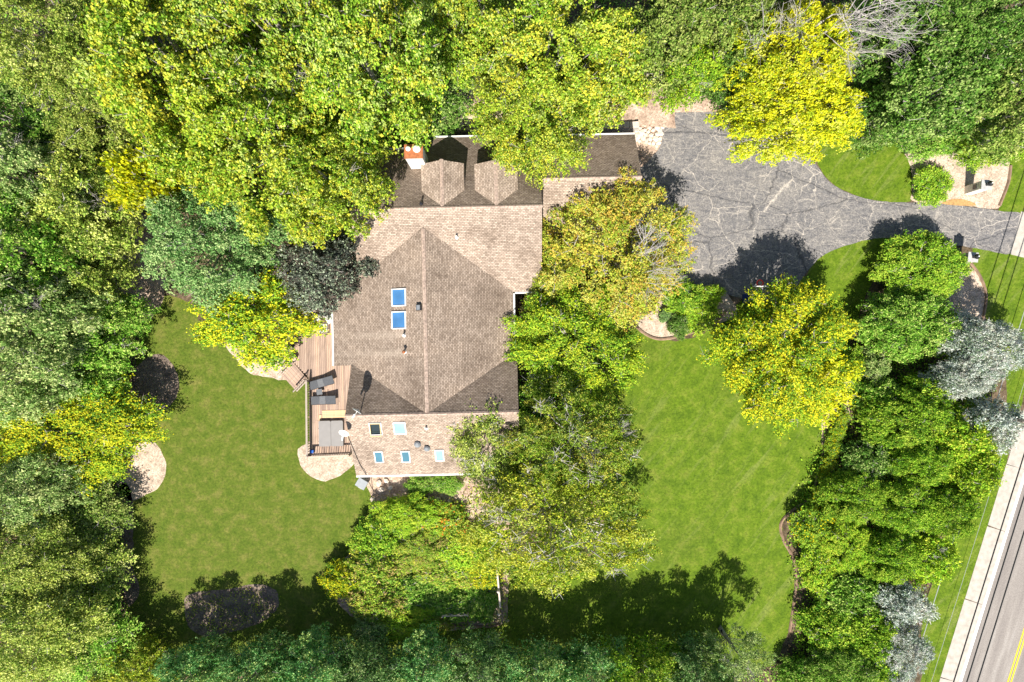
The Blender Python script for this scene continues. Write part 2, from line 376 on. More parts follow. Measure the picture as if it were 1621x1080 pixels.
# driveway, apron and road
sheet('driveway', [(1052, 182), (1100, 178), (1150, 178), (1220, 195), (1275, 225), (1293, 262), (1318, 292), (1360, 312), (1410, 320), (1470, 322), (1530, 327), (1590, 335), (1616, 340), (1608, 372), (1600, 402), (1560, 396), (1500, 386), (1430, 378), (1385, 378), (1345, 387),
                   (1308, 402), (1284, 422), (1266, 446), (1246, 470), (1200, 478), (1150, 466), (1118, 462), (1095, 452), (1085, 430), (1060, 400), (1000, 385), (990, 300), (1000, 268), (1016, 264), (1036, 244), (1048, 222)], .020, ASPHALT, 4, .02, seed=20)
sheet('driveway_apron', [(1616, 335), (1680, 345), (1690, 425), (1600, 403)], .021, CONCRETE, 0, seed=21)
sheet('soil_patch', [(1490, 322), (1510, 315), (1530, 317), (1545, 325), (1520, 326)], .0215, solid('orange_soil', (.42, .25, .1), .95, vary=.3, scale=6, bump=.3), 3, .01, seed=22)
rd = Vector((P(1518, 1080) - P(1605, 800))).normalized()            # along the road, down the picture
rn = Vector((-rd.y, rd.x, 0)); rn = rn if rn.x > 0 else -rn
r0 = P(1605, 800); rang = math.atan2(rd.y, rd.x) - math.pi / 2
def along(t, o, z=0.0): p = r0 + rd * t + rn * o; return (p.x, p.y, z)
def strip(name, o0, o1, z, mat, t0=-90, t1=90, parent=None):
    ob = MB().add([along(t0, o0, z), along(t1, o0, z), along(t1, o1, z), along(t0, o1, z)], [(0, 1, 2, 3)]).build(name, mat, parent)
    if parent is None: ob['kind'] = 'structure'
    return ob
strip('road', 0.0, 7.6, .016, ROAD); strip('grass_verge', 7.6, 70, .007, LAWN)
strip('road_line', -.02, .20, .0205, WHITEPAINT); strip('road_line', 3.62, 3.74, .0205, YELLOWPAINT); strip('road_line', 3.86, 3.98, .0205, YELLOWPAINT)
sh = empty('road_shoulder', along(0, -.8)); sh['kind'] = 'structure'
rs = random.Random(5); t = -40.0
while t < 40:
    ln = rs.uniform(3.0, 6.5)
    sk = rs.uniform(-.12, .12)
    pts = [along(t + .008, -1.52 + rs.uniform(-.03, .03)), along(t + ln - .008 + sk, -1.52), along(t + ln - .008, -.03), along(t + .008, -.03)]
    m = MB(); top = [Vector(p) + Vector((0, 0, .024)) - Vector(sh.location) for p in pts]; bot = [p - Vector((0, 0, .1)) for p in top]
    m.add(top + bot, [(0, 1, 2, 3), (0, 4, 5, 1), (1, 5, 6, 2), (2, 6, 7, 3), (3, 7, 4, 0)]).build('concrete_slab', CONCRETE, sh)
    t += ln
def edging(px, label):
    pts = catmull([P(u, v, .04) for u, v in px], 5, closed=False)
    o = MB().tube(pts, [.11] * len(pts), 5).build('garden_edging', EDGING); tag(o, label, 'edging')
edging([(1309, 640), (1306, 700), (1290, 770), (1280, 790), (1250, 812), (1236, 830), (1240, 855), (1256, 885), (1260, 920), (1256, 960), (1250, 1000)], 'brown curved edging between the big right lawn and the hedge')
edging([(1003, 512), (1020, 528), (1045, 537), (1080, 531), (1110, 521), (1135, 508), (1150, 492)], 'brown edging round the shrub bed below the driveway')
edging([(1600, 262), (1596, 290), (1582, 326)], 'thin edging between the mailbox mulch bed and roadside grass')
edging([(1535, 415), (1551, 437), (1561, 468), (1556, 505)], 'curved edging of the mulch bed beside the roadside pillar')

# ------------------------------------------------------------------ the house
HA = R(1.2)
hroot = Vector((-5.5, 3.0, 0))
house = empty('house', hroot, HA)
tag(house, 'brown shingled house with cross gables, dormers and skylights in the centre', 'house')
Hinv = (Matrix.Translation((0, 0, 0)) @ Matrix.Rotation(HA, 4, 'Z')).inverted()
Oloc = Hinv @ hroot                    # house coordinates below turn about the origin; children sit at an offset
def Lc(u, v, z): p = Hinv @ P(u, v, z); return p
SH = Vector((-Oloc.x, -Oloc.y, 0))
zM, pM, yM = 7.036, .572, 9.282; zN, pW, pE, xN = 6.358, .391, .413, -6.042; pS, yS = .63, -4.971; zG, pG, yG = 5.209, .598, 11.567
fMn = lambda x, y: zM - pM * (y - yM); fMs = lambda x, y: zM - pM * (yM - y)
fW = lambda x, y: zN - pW * (xN - x); fE = lambda x, y: zN - pE * (x - xN)
fSs = lambda x, y: zN - pS * (yS - y); fSn = lambda x, y: zN - pS * (y - yS)
fGn = lambda x, y: zG - pG * (y - yG); fGs = lambda x, y: zG - pG * (yG - y)
def onp(u, v, f):
    z = 4.0
    for _ in range(40):
        p = Lc(u, v, z); z = f(p.x, p.y)
    return Vector((p.x, p.y, z))
STREAKS = [(onp(640, 531, fW).y + .05 + SH.y, onp(640, 531, fW).x + SH.x), (onp(641, 558, fW).y - .05 + SH.y, onp(641, 558, fW).x + SH.x)]
SHINGLE = shingle_mat('brown_shingles'); SHINGLEW = shingle_mat('shade_stain_shingles_streaked', True, .80); SHINGLEE = shingle_mat('shade_toned_shingles', False, .84); SHINGLEN = shingle_mat('shade_algae_shingles', False, .72)  # W, E and N copies: slope shade, with some staining, toned into the colour

def slab(name, poly, f, axis, mat, th=.16, parent=house):
    """a roof plane: a polygon in plan laid on the plane f, given thickness"""
    n = len(poly); top = [Vector((x, y, f(x, y))) + SH for x, y in poly]; bot = [p - Vector((0, 0, th)) for p in top]
    a = sum(poly[i][0] * poly[(i + 1) % n][1] - poly[(i + 1) % n][0] * poly[i][1] for i in range(n))
    o_ = list(range(n)) if a > 0 else list(reversed(range(n)))
    fs = [tuple(o_), tuple(i + n for i in reversed(o_))] + [(o_[i], o_[i] + n, o_[(i + 1) % n] + n, o_[(i + 1) % n]) for i in range(n)]
    ob = MB().add(top + bot, fs).build(name, mat, parent)
    me = ob.data; uvl = me.uv_layers.new(name='UVMap')
    pit = abs(f(0, 1) - f(0, 0)) + abs(f(1, 0) - f(0, 0)); k = math.sqrt(1 + pit * pit)
    for lp in me.loops:
        c = me.vertices[lp.vertex_index].co
        uvl.data[lp.index].uv = (c.x, c.y * k) if axis == 'y' else (c.y, c.x * k)
    return ob
XW, XE = -11.0, 2.26
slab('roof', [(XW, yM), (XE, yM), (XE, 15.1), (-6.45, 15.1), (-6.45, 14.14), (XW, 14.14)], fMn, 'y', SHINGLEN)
slab('roof', [(XW, 3.61), (XE, 3.61), (XE, yM), (XW, yM)], fMs, 'y', SHINGLE)
yNorth = yM - (zM - zN) / pM + .6
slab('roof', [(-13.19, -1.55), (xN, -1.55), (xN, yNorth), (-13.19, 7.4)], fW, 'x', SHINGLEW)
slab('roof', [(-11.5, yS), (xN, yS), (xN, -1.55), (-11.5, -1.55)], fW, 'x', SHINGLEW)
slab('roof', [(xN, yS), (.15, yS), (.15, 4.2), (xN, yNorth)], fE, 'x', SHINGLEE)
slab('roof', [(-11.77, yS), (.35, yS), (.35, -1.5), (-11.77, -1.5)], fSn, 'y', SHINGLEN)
slab('roof', [(-11.77, -9.75), (.35, -9.75), (.35, yS), (-11.77, yS)], fSs, 'y', SHINGLE)
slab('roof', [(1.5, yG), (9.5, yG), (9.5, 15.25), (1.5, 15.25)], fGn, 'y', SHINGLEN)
slab('roof', [(1.5, 7.6), (9.5, 7.6), (9.5, yG), (1.5, yG)], fGs, 'y', SHINGLE)
def lbox(name, x0, x1, y0, y1, z0, z1, mat, parent=house):
    return MB().box(((x0 + x1) / 2 + SH.x, (y0 + y1) / 2 + SH.y, (z0 + z1) / 2), (x1 - x0, y1 - y0, z1 - z0)).build(name, mat, parent)
def gable_wall(name, x0, x1, y0, y1, fa, axis, r, mat):
    """walls of one wing up to under its two roof planes"""
    if axis == 'x':   # ridge runs along x at y = r
        sec = [(y0, 0), (y1, 0), (y1, fa(y1) - .2), (r, fa(r) - .2), (y0, fa(y0) - .2)]
        v0 = [Vector((x0, a, b)) + SH for a, b in sec]; v1 = [Vector((x1, a, b)) + SH for a, b in sec]
    else:
        sec = [(x0, 0), (x1, 0), (x1, fa(x1) - .2), (r, fa(r) - .2), (x0, fa(x0) - .2)]
        v0 = [Vector((a, y1, b)) + SH for a, b in sec]; v1 = [Vector((a, y0, b)) + SH for a, b in sec]
    n = 5
    return MB().add(v0 + v1, [tuple(reversed(range(n))), tuple(range(n, 2 * n))] + [(i, (i + 1) % n, (i + 1) % n + n, i + n) for i in range(n)]).build(name, mat, house)
gable_wall('wall', XW + .35, XE - .3, 4.05, 13.75, lambda y: zM - pM * abs(y - yM), 'x', yM, SIDING)
gable_wall('wall', -12.7, -.3, -1.3, 6.0, lambda x: zN - (pW if x < xN else pE) * abs(x - xN), 'y', xN, SIDING)
gable_wall('wall', -11.35, -.05, -9.3, -1.6, lambda y: zN - pS * abs(y - yS), 'x', yS, SIDING)
gable_wall('wall', 2.0, 9.1, 8.0, 14.8, lambda y: zG - pG * abs(y - yG), 'x', yG, SIDING)
lbox('wall', -6.0, 1.9, 13.7, 14.6, 0, 3.6, SIDING)
# windows and doors of the walls (parts with panes as sub-parts)
def opening(name, cx, cy, cz, wx, wz, face, pane=GLASSDARK):
    s = {'s': (0, -1), 'n': (0, 1), 'w': (-1, 0), 'e': (1, 0)}[face]
    sx, sy = (wx, .1) if s[0] == 0 else (.1, wx)
    o = MB().box((cx + SH.x + s[0] * .03, cy + SH.y + s[1] * .03, cz), (sx, sy, wz)).build(name, WHITE, house)
    p = MB()
    for k in (-.25, .25):
        c = (cx + SH.x + s[0] * .06 + (k * wx if s[0] == 0 else 0), cy + SH.y + s[1] * .06 + (k * wx if s[1] == 0 else 0), cz)
        p.box(c, ((wx * .42 if s[0] == 0 else .08), (wx * .42 if s[1] == 0 else .08), wz * .86))
    p.build('pane', pane, o)
for x in (-9.6, -6.4, -3.2): opening('window', x, -9.3, 1.7, 1.6, 1.3, 's')
opening('patio_door', -12.7, 1.0, 2.0, 2.4, 2.1, 'w'); opening('window', -12.7, 4.3, 2.3, 1.5, 1.3, 'w'); opening('window', -11.35, -6.8, 2.2, 1.6, 1.2, 'w')
opening('window', -.3, 1.5, 2.0, 1.8, 1.4, 'e'); opening('garage_door', 9.1, 11.4, 1.15, 4.9, 2.2, 'e', WHITE)
# ridge caps: short overlapping shingles in one run for each ridge
def ridge(p0, p1, half, pit):
    m = MB(); p0 = Vector(p0) + SH; p1 = Vector(p1) + SH; dd = p1 - p0; n = int(dd.length / .28); t = dd.normalized(); s = Vector((-t.y, t.x, 0))
    for i in range(n):
        a = p0 + t * (dd.length * i / n); b = p0 + t * (dd.length * (i + 1) / n + .05); l0, l1 = .035, .02
        vs = [a + s * half + Vector((0, 0, l0 - half * pit)), a + Vector((0, 0, l0 + .02)), a - s * half + Vector((0, 0, l0 - half * pit)),
              b + s * half + Vector((0, 0, l1 - half * pit)), b + Vector((0, 0, l1 + .02)), b - s * half + Vector((0, 0, l1 - half * pit))]
        m.add(vs, [(0, 3, 4, 1), (1, 4, 5, 2), (0, 1, 2), (5, 4, 3), (0, 2, 5, 3)])
    m.build('ridge_cap', RIDGE, house)
ridge((XW, yM, zM), (XE, yM, zM), .13, pM); ridge((xN, yS + .1, zN), (xN, yNorth - .75, zN), .13, .4)
ridge((-11.77, yS, zN), (.35, yS, zN), .13, pS); ridge((2.3, yG, zG), (9.5, yG, zG), .13, pG)
# gutters and fascias
def gutter(x0, y0, x1, y1, z, wd=.12):
    m = MB(); c = Vector(((x0 + x1) / 2, (y0 + y1) / 2, z)) + SH
    m.box(c, (max(wd, abs(x1 - x0)), max(wd, abs(y1 - y0)), .14)); m.build('gutter', WHITE, house)
gutter(-13.25, -1.55, -13.25, 7.0, fW(-13.19, 0) - .07); gutter(-11.77, -9.82, .35, -9.82, fSs(0, -9.75) - .07); gutter(.22, -1.3, .22, 3.5, fE(.15, 0) - .07)
gutter(.3, 3.54, XE, 3.54, fMs(0, 3.61) - .07); gutter(-6.4, 15.17, XE, 15.17, fMn(0, 15.1) - .07); gutter(XW, 14.21, -6.55, 14.21, fMn(0, 14.14) - .07); gutter(2.5, 15.32, 9.5, 15.32, fGn(0, 15.25) - .07)
# dormers
def dormer(u):
    zr = zM - .06
    c = Lc(u, 300, zr); yf = Lc(u, 253, zr).y; hw = 1.5; pd = .46
    rt = lambda x, y: zr - pd * (x - c.x); lt = lambda x, y: zr - pd * (c.x - x)
    o = slab('dormer_roof', [(c.x, yM), (c.x + hw, yM), (c.x + hw, yf - .1), (c.x, yf)], rt, 'x', SHINGLE, .14)
    slab('dormer_roof', [(c.x - hw, yM), (c.x, yM), (c.x, yf), (c.x - hw, yf - .1)], lt, 'x', SHINGLE, .14)
    ridge((c.x, yM + .1, zr), (c.x, yf, zr), .13, pd)
    ze = zr - pd * (hw - .25) - .14
    sec = [(-hw + .25, 3.6), (hw - .25, 3.6), (hw - .25, ze), (0, zr - .16), (-hw + .25, ze)]
    v0 = [Vector((c.x + a, yf - .35, b)) + SH for a, b in sec]; v1 = [Vector((c.x + a, yM + .3, b)) + SH for a, b in sec]
    dw = MB().add(v0 + v1, [tuple(range(5)), tuple(reversed(range(5, 10)))] + [(i, i + 5, (i + 1) % 5 + 5, (i + 1) % 5) for i in range(5)]).build('dormer_wall', SIDING, house)
    opening('dormer_window', c.x, yf - .35, 5.3, 1.5, 1.1, 'n')
dormer(699.5); dormer(785.5)
# skylights and roof vents, set into the planes
def plane_frame(p, f):
    gx, gy = f(1, 0) - f(0, 0), f(0, 1) - f(0, 0)
    n = Vector((-gx, -gy, 1)).normalized()
    up = Vector((gx, gy, gx * gx + gy * gy)).normalized(); e = up.cross(n).normalized()
    M = Matrix((e, up, n)).transposed().to_4x4(); M.translation = p + SH
    return M
def skylight(u, v, f, wd, hg, pane, frame=WHITE, opened=False):
    M = plane_frame(onp(u, v, f), f); b = .07; hz = .11
    fr = MB()
    for c, s in (((-wd / 2, 0, hz / 2), (b, hg + b, hz)), ((wd / 2, 0, hz / 2), (b, hg + b, hz)), ((0, -hg / 2, hz / 2), (wd - b, b, hz)), ((0, hg / 2, hz / 2), (wd - b, b, hz))): fr.box(c, s, 0, M)
    root = MB()
    o = fr.build('skylight', frame, house)
    MB().box((0, 0, .045), (wd - b, hg - b, .03), 0, M).build('pane', pane, o)
    if opened:
        Mt = M @ Matrix.Translation((0, hg / 2, .12)) @ Matrix.Rotation(R(-11), 4, 'X')
        s = MB()
        for c, q in (((-wd / 2 + .05, -hg / 2, 0), (.05, hg, .05)), ((wd / 2 - .05, -hg / 2, 0), (.05, hg, .05)), ((0, -hg, 0), (wd - .05, .06, .05)), ((0, -.02, 0), (wd - .05, .05, .05))): s.box(c, q, 0, Mt)
        s.build('sash', solid('tan_sash', (.55, .42, .2), .6), o)
skylight(632, 471, fW, 1.18, 1.08, GLASSBLUE); skylight(632, 507, fW, 1.18, 1.08, GLASSBLUE)
skylight(595, 678, fSs, .82, 1.02, GLASSDARK, WHITE, True); skylight(633, 677, fSs, .82, 1.02, GLASSPALE)
skylight(600, 722.5, fSs, .58, 1.0, GLASSTEAL); skylight(642.5, 722, fSs, .58, 1.0, GLASSTEAL); skylight(696, 720, fSs, .58, 1.0, GLASSPALE)
def pipe(u, v, f, r=.07, h=.45, mat=PIPEW, cap=None):
    p = onp(u, v, f) + SH
    o = MB().lathe(p, [(r * 2.1, -.02), (r * 1.9, .05), (r, .09), (r, h), (r * .75, h), (r * .75, h - .1)], 12).build('vent_pipe', mat, house, True)
    if cap: MB().lathe(p + Vector((0, 0, h)), [(r * 1.6, -.06), (r * 1.7, 0), (r * .8, .08)], 12).build('cap', cap, o)
pipe(640, 531, fW); pipe(641, 557, fW, .075, .5, PIPEW, RUST); pipe(723, 376, fMs); pipe(675, 678, fSs, .07, .4); pipe(667, 323, fMn, .07, .4, BLACK)
pipe(661, 703, fSs, .13, .25, GREYMETAL, GREYMETAL); pipe(676, 709.5, fSs, .12, .25, GREYMETAL, GREYMETAL)
Mv = plane_frame(onp(664.5, 487, fW), fW)
bx_ = MB().box((0, 0, .12), (.42, .36, .24), 0, Mv).build('roof_vent', BLACK, house); MB().box((0, .02, .26), (.34, .26, .05), 0, Mv).build('hood', GREYMETAL, bx_)
# chimney: sided box with a rusty top and two round flue caps
cb = Lc(664, 258, 5.2); cw, cd = 1.15, .85; ctop = 8.1
ch = MB().box(cb + SH + Vector((0, 0, 0)) + Vector((0, 0, ctop / 2 + 1.2 - cb.z)), (cw, cd, ctop - 2.4)).build('chimney', solid('white_chimney_siding', (.80, .78, .74), .7, vary=.05, scale=5), house)
for k in (-1, 1): MB().box(cb + SH + Vector((k * (cw / 2 - .05), -cd / 2 - .012, ctop / 2 + 1.2 - cb.z)), (.1, .02, ctop - 2.42)).build('corner_board', WHITE, ch)
MB().box(Vector((cb.x, cb.y, ctop + .03)) + SH, (cw + .1, cd + .1, .06)).build('chase_cover', RUST, ch)
for dx, r, h in ((-.30, .17, .35), (.27, .26, .3)):
    MB().lathe(Vector((cb.x + dx, cb.y + .08, ctop + .06)) + SH, [(r * .6, 0), (r * .6, h), (r, h), (r * 1.05, h + .08), (r * .7, h + .2), (r * .1, h + .24)], 18).build('flue_cap', PIPEW, ch, True)

# dishes stand on the roof: things of their own
def dish(u, v, z, face, elev, rad, label, foot):
    root = empty('satellite_dish', foot); tag(root, label, 'satellite dish')
    top = P(u, v, z) - Vector(foot)
    a = R(face); n = Vector((math.cos(a) * math.cos(R(elev)), math.sin(a) * math.cos(R(elev)), math.sin(R(elev))))
    M = n.to_track_quat('Z', 'Y').to_matrix().to_4x4(); M.translation = top
    m = MB(); prof = [(rad * q, .28 * rad * q * q) for q in (.02, .3, .55, .8, 1.0)]
    m.lathe((0, 0, 0), prof + [(rad * q, .28 * rad * q * q - .02) for q in (1.0, .8, .55, .3, .02)], 24, M @ Matrix.Diagonal((.85, 1, 1, 1)))
    m.build('reflector', WHITE, root, True)
    MB().tube([Vector((0, 0, -.05)), top * .8, top - n * .05], [.035, .035, .03], 8).build('mast', GREYMETAL, root)
    tip = top + n * rad * 1.25 - Vector((0, 0, rad * .3))
    MB().tube([top - Vector((0, 0, rad * .8)), tip], .025, 6).build('arm', WHITE, root)
    MB().box(tip, (.3, .1, .1), a).build('receiver', WHITE, root)
wloc = lambda p: Vector((p.x * math.cos(HA) - p.y * math.sin(HA), p.x * math.sin(HA) + p.y * math.cos(HA), p.z))
dish(566, 649, 7.35, -122, 12, .42, 'white satellite dish on the roof ridge above the deck', wloc(onp(570, 655, fSn)))
dish(545, 684, 6.4, -100, 38, .42, 'white satellite dish over the corner of the hot tub', wloc(onp(551, 690, fSs)))
cbp = [onp(551, 690, fSs), onp(557, 705, fSs), onp(570, 735, fSs), onp(580, 752, fSs)]
cbl = [wloc(p) + Vector((0, 0, .05)) for p in cbp] + [P(581, 756, 1.2), P(590, 775, .05), P(600, 784, .05)]
tag(MB().tube(catmull(cbl, 4, False), .025, 5).build('roof_cable', DARKWIRE), 'black cable running down the south roof from the dish', 'cable')

# ------------------------------------------------------------------ deck
DZ = .85
deck = empty('deck', P(510, 620), HA); tag(deck, 'wooden deck with railing and corner steps beside the house', 'deck')
dinv = (Matrix.Translation(deck.location) @ Matrix.Rotation(HA, 4, 'Z')).inverted()
def D(u, v, z=DZ): return dinv @ P(u, v, z)
outline = [(462, 470), (540, 470), (540, 560), (562, 575), (556, 723), (491.5, 723), (490.5, 600), (464, 573), (462, 560)]
op = [D(u, v) for u, v in outline]
def span(x):
    ys = []
    for i in range(len(op)):
        a, b = op[i], op[(i + 1) % len(op)]
        if (a.x <= x) != (b.x <= x): ys.append(a.y + (b.y - a.y) * (x - a.x) / (b.x - a.x))
    ys.sort(); return (ys[0], ys[-1]) if len(ys) >= 2 else None
x = min(p.x for p in op) + .07; pw = .142
while x < max(p.x for p in op) - .05:
    s = span(x)
    if s and s[1] - s[0] > .3:
        cuts = [s[0], s[1]]; 
        if s[1] - s[0] > 6: cuts = [s[0], s[0] + random.Random(int(x * 100)).uniform(2.5, 5.5), s[1]]
        for a, b in zip(cuts, cuts[1:]):
            bo = MB().box((0, 0, 0), (pw - .014, b - a - .01, .03)).build('plank', DECKWOOD, deck); bo.location = (x, (a + b) / 2, DZ - .015)
    x += pw
for v in (500, 540, 580, 620, 660, 700): p, q = D(488, v), D(548, v); MB().box(((p.x + q.x) / 2, (p.y + q.y) / 2, DZ - .13), (q.x - p.x, .1, .18)).build('joist', DECKWOOD, deck)
for v in (560, 610, 660, 715):
    p = D(491, v); MB().box((p.x, p.y, (DZ - .05) / 2), (.12, .12, DZ - .05)).build('post', RAILWOOD, deck)
# newer boards round the hot tub
for (u0, v0, u1, v1) in ((510, 650, 549, 661), (505, 657, 510, 706)):
    p, q = D(u0, v0), D(u1, v1)
    n = max(1, int(abs(q.y - p.y) / .14)) if u1 - u0 > 10 else 1
    for i in range(n):
        yy = p.y + (q.y - p.y) * (i + .5) / n
        b_ = MB().box((0, 0, 0), (q.x - p.x, abs(q.y - p.y) / n - .012, .04)).build('plank', DECKPALE, deck); b_.location = ((p.x + q.x) / 2, yy, DZ + .021)
def railing(pa, pb, nb, zt=DZ, hgt=.95, cap=.14):
    a, b = D(*pa, zt), D(*pb, zt); dd = b - a; ang = math.atan2(dd.y, dd.x); mid = (a + b) / 2; ln = Vector((dd.x, dd.y)).length
    MB().box((mid.x, mid.y, zt + hgt), (ln, cap, .04), ang).build('top_rail', RAILWOOD, deck)
    MB().box((mid.x, mid.y, zt + .1), (ln, .05, .08), ang).build('bottom_rail', RAILWOOD, deck)
    base = None
    for i in range(nb):
        p = a.lerp(b, (i + .5) / nb)
        if base is None:
            o = MB().box((0, 0, 0), (.045, .045, hgt - .14)).build('baluster', RAILWOOD, deck); base = o
        else: o = link_copy(base)
        o.location = (p.x, p.y, zt + .14 + (hgt - .16) / 2); o.rotation_euler = (0, 0, ang)
    for i in (0, 1):
        p = a.lerp(b, i); MB().box((p.x, p.y, zt + hgt / 2 + .02), (.11, .11, hgt + .1), ang).build('post', RAILWOOD, deck)
railing((490.5, 602), (491.5, 719), 30); railing((492, 721), (556, 718), 17); railing((464, 560), (463, 500), 14)
# corner steps down to the lawn
s0, s1 = D(463, 573), D(487, 600); run = Vector((-(s1 - s0).y, (s1 - s0).x, 0)).normalized()
if run.x > 0: run = -run
run.z = 0
for i in range(5):
    zt = DZ - .16 * (i + .4); ang = math.atan2((s1 - s0).y, (s1 - s0).x)
    for k in range(2):
        c = (s0 + s1) / 2 + run * (.3 * i + .15 * k + .08)
        o = MB().box((0, 0, 0), ((s1 - s0).length - .1, .135, .035)).build('tread', DECKWOOD, deck); o.location = (c.x, c.y, zt); o.rotation_euler = (0, 0, ang)
for e in (s0, s1):
    a = Vector((e.x, e.y, DZ)); b = a + run * 1.5; b.z = .05
    MB().tube([a + Vector((0, 0, -.1)), b], .07, 4).build('stringer', RAILWOOD, deck)
    MB().tube([a + Vector((0, 0, .9)), b + Vector((0, 0, .85))], .06, 4).build('handrail', RAILWOOD, deck)
    for k in range(6):
        p = a.lerp(b, (k + .3) / 6); MB().tube([p, p + Vector((0, 0, .87))], .025, 4).build('baluster', RAILWOOD, deck)

# hot tub under its folding cover
tub = empty('hot_tub', P(530.5, 683, DZ - .98), HA); tag(tub, 'square hot tub under a folded grey vinyl cover', 'hot tub')
def rbox(m, sx, sy, z0, z1, r, n=5):
    loop = []
    for cx, cy, a0 in ((sx / 2 - r, sy / 2 - r, 0), (-sx / 2 + r, sy / 2 - r, 90), (-sx / 2 + r, -sy / 2 + r, 180), (sx / 2 - r, -sy / 2 + r, 270)):
        for k in range(n): an = R(a0 + 90 * k / (n - 1)); loop.append((cx + r * math.cos(an), cy + r * math.sin(an)))
    k = len(loop); vs = [(x, y, z0) for x, y in loop] + [(x, y, z1 - .03) for x, y in loop] + [(x * .985, y * .985, z1) for x, y in loop]
    m.add(vs, [tuple(reversed(range(k))), tuple(range(2 * k, 3 * k))] + [(i, (i + 1) % k, (i + 1) % k + k, i + k) for i in range(k)] + [(i + k, (i + 1) % k + k, (i + 1) % k + 2 * k, i + 2 * k) for i in range(k)])
m = MB(); rbox(m, 1.85, 1.92, 0, 1.15, .2); m.build('shell', solid('grey_tub_panel', (.2, .19, .18), .6), tub)
for k, off in ((0, -.475), (1, .475)):
    m = MB(); rbox(m, .945, 2.0, 1.152, 1.27, .1); o = m.build('cover_half', TUBCOVER, tub); o.location = (off, 0, 0)
for sy in (-.6, .4): MB().box((-.97, sy, 1.1), (.03, .06, .25)).build('strap', BLACK, tub)

# loungers
def lounger(u, v, rz, label):
    r_ = empty('sun_lounger', P(u, v, DZ), R(rz)); tag(r_, label, 'sun lounger', 'loungers on the deck')
    L_, W_ = 1.95, .64; z = .36; hx = .12                            # hinge of the raised back at x = hx
    for s in (-1, 1):
        MB().tube([(-L_ / 2, s * W_ / 2, z), (hx, s * W_ / 2, z), (L_ / 2, s * W_ / 2, z + .22)], .022, 6).build('side_rail', DARKMETAL, r_)
        for xx in (-L_ / 2 + .15, L_ / 2 - .35): MB().tube([(xx, s * W_ / 2, z), (xx + .05, s * (W_ / 2 + .02), 0)], .02, 6).build('leg', DARKMETAL, r_)
    def pan(name, x0, x1, mat):
        f = lambda q: z + .015 + max(0, (q - hx)) * .22 / (L_ / 2 - hx)
        MB().add([(x0, -W_ / 2, f(x0)), (x1, -W_ / 2, f(x1)), (x1, W_ / 2, f(x1)), (x0, W_ / 2, f(x0)), (x0, -W_ / 2, f(x0) - .02), (x1, -W_ / 2, f(x1) - .02), (x1, W_ / 2, f(x1) - .02), (x0, W_ / 2, f(x0) - .02)],
                 [(0, 1, 2, 3), (7, 6, 5, 4), (0, 4, 5, 1), (1, 5, 6, 2), (2, 6, 7, 3), (3, 7, 4, 0)]).build(name, mat, r_)
    pan('foot_sling', -L_ / 2, -.34, SLING); pan('seat_sling', -.33, hx, SLINGL); pan('back_sling', hx + .01, L_ / 2, SLING)
    MB().tube([(L_ / 2, -W_ / 2, z + .22), (L_ / 2, W_ / 2, z + .22)], .02, 6).build('head_bar', DARKMETAL, r_)
lounger(511.5, 605.5, 16, 'charcoal sun lounger set askew, nearest the deck steps'); lounger(514.5, 633, 2.5, 'charcoal sun lounger parallel to the hot tub')
st = empty('side_table', P(508, 620, DZ), R(8)); tag(st, 'small dark square side table between the two sun loungers', 'side table')
MB().box((0, 0, .42), (.44, .44, .03)).build('table_top', SLINGL, st)
for a in (-1, 1):
    for b in (-1, 1): MB().box((a * .18, b * .18, .2), (.035, .035, .4)).build('leg', DARKMETAL, st)
def chair(u, v, rz, label, seat):
    r_ = empty('patio_chair', P(u, v, DZ), R(rz)); tag(r_, label, 'chair')
    MB().box((0, 0, .4), (.58, .52, .05)).build('seat', seat, r_)
    MB().box((.42, 0, .66), (.05, .52, .62), 0, Matrix.Translation((.0, 0, 0)) @ Matrix.Rotation(R(14), 4, 'Y')).build('backrest', seat, r_)
    MB().box((-.5, 0, .36), (.4, .5, .05)).build('footrest', seat, r_)
    MB().box((.12, 0, .435), (.3, .46, .02)).build('cushion', SLING, r_)
    for s in (-1, 1):
        MB().tube([(-.25, s * .3, .6), (.35, s * .3, .62)], .025, 6).build('armrest', DARKMETAL, r_)
        for xx in (-.25, .28): MB().tube([(xx, s * .29, 0), (xx, s * .29, .6)], .02, 6).build('leg', DARKMETAL, r_)
chair(519, 499, 120, 'white patio recliner against the house wall on the deck', CUSHION); chair(495, 507, 200, 'white patio chair half under the yellow shrub tree', CUSHION)
chair(468, 536, 250, 'dark patio chair under the branches by the deck rail', SLING)
gt = empty('glass_table', P(514, 520, DZ), R(2)); tag(gt, 'low glass table with thin metal frame on the deck', 'table')
gm, N_, L_n, b_ = new_mat('clear_glass'); b_.inputs['Base Color'].default_value = (.75, .8, .76, 1); b_.inputs['Roughness'].default_value = .05; b_.inputs['Alpha'].default_value = .35
MB().box((0, 0, .42), (.66, .66, .012)).build('glass_top', gm, gt)
for a in (-1, 1):
    MB().tube([(a * .34, -.36, .42), (a * .34, .36, .42)], .022, 6).build('frame_bar', DARKMETAL, gt); MB().tube([(-.34, a * .36, .42), (.34, a * .36, .42)], .022, 6).build('frame_bar', DARKMETAL, gt)
    for b in (-1, 1): MB().tube([(a * .34, b * .36, 0), (a * .34, b * .36, .42)], .02, 6).build('leg', DARKMETAL, gt)
MB().tube([(-.34, 0, .425), (.34, 0, .425)], .018, 6).build('frame_bar', DARKMETAL, gt)
pot = empty('flower_pot', P(467, 568, DZ)); tag(pot, 'round black pot with pale soil at the top of the steps', 'flower pot')
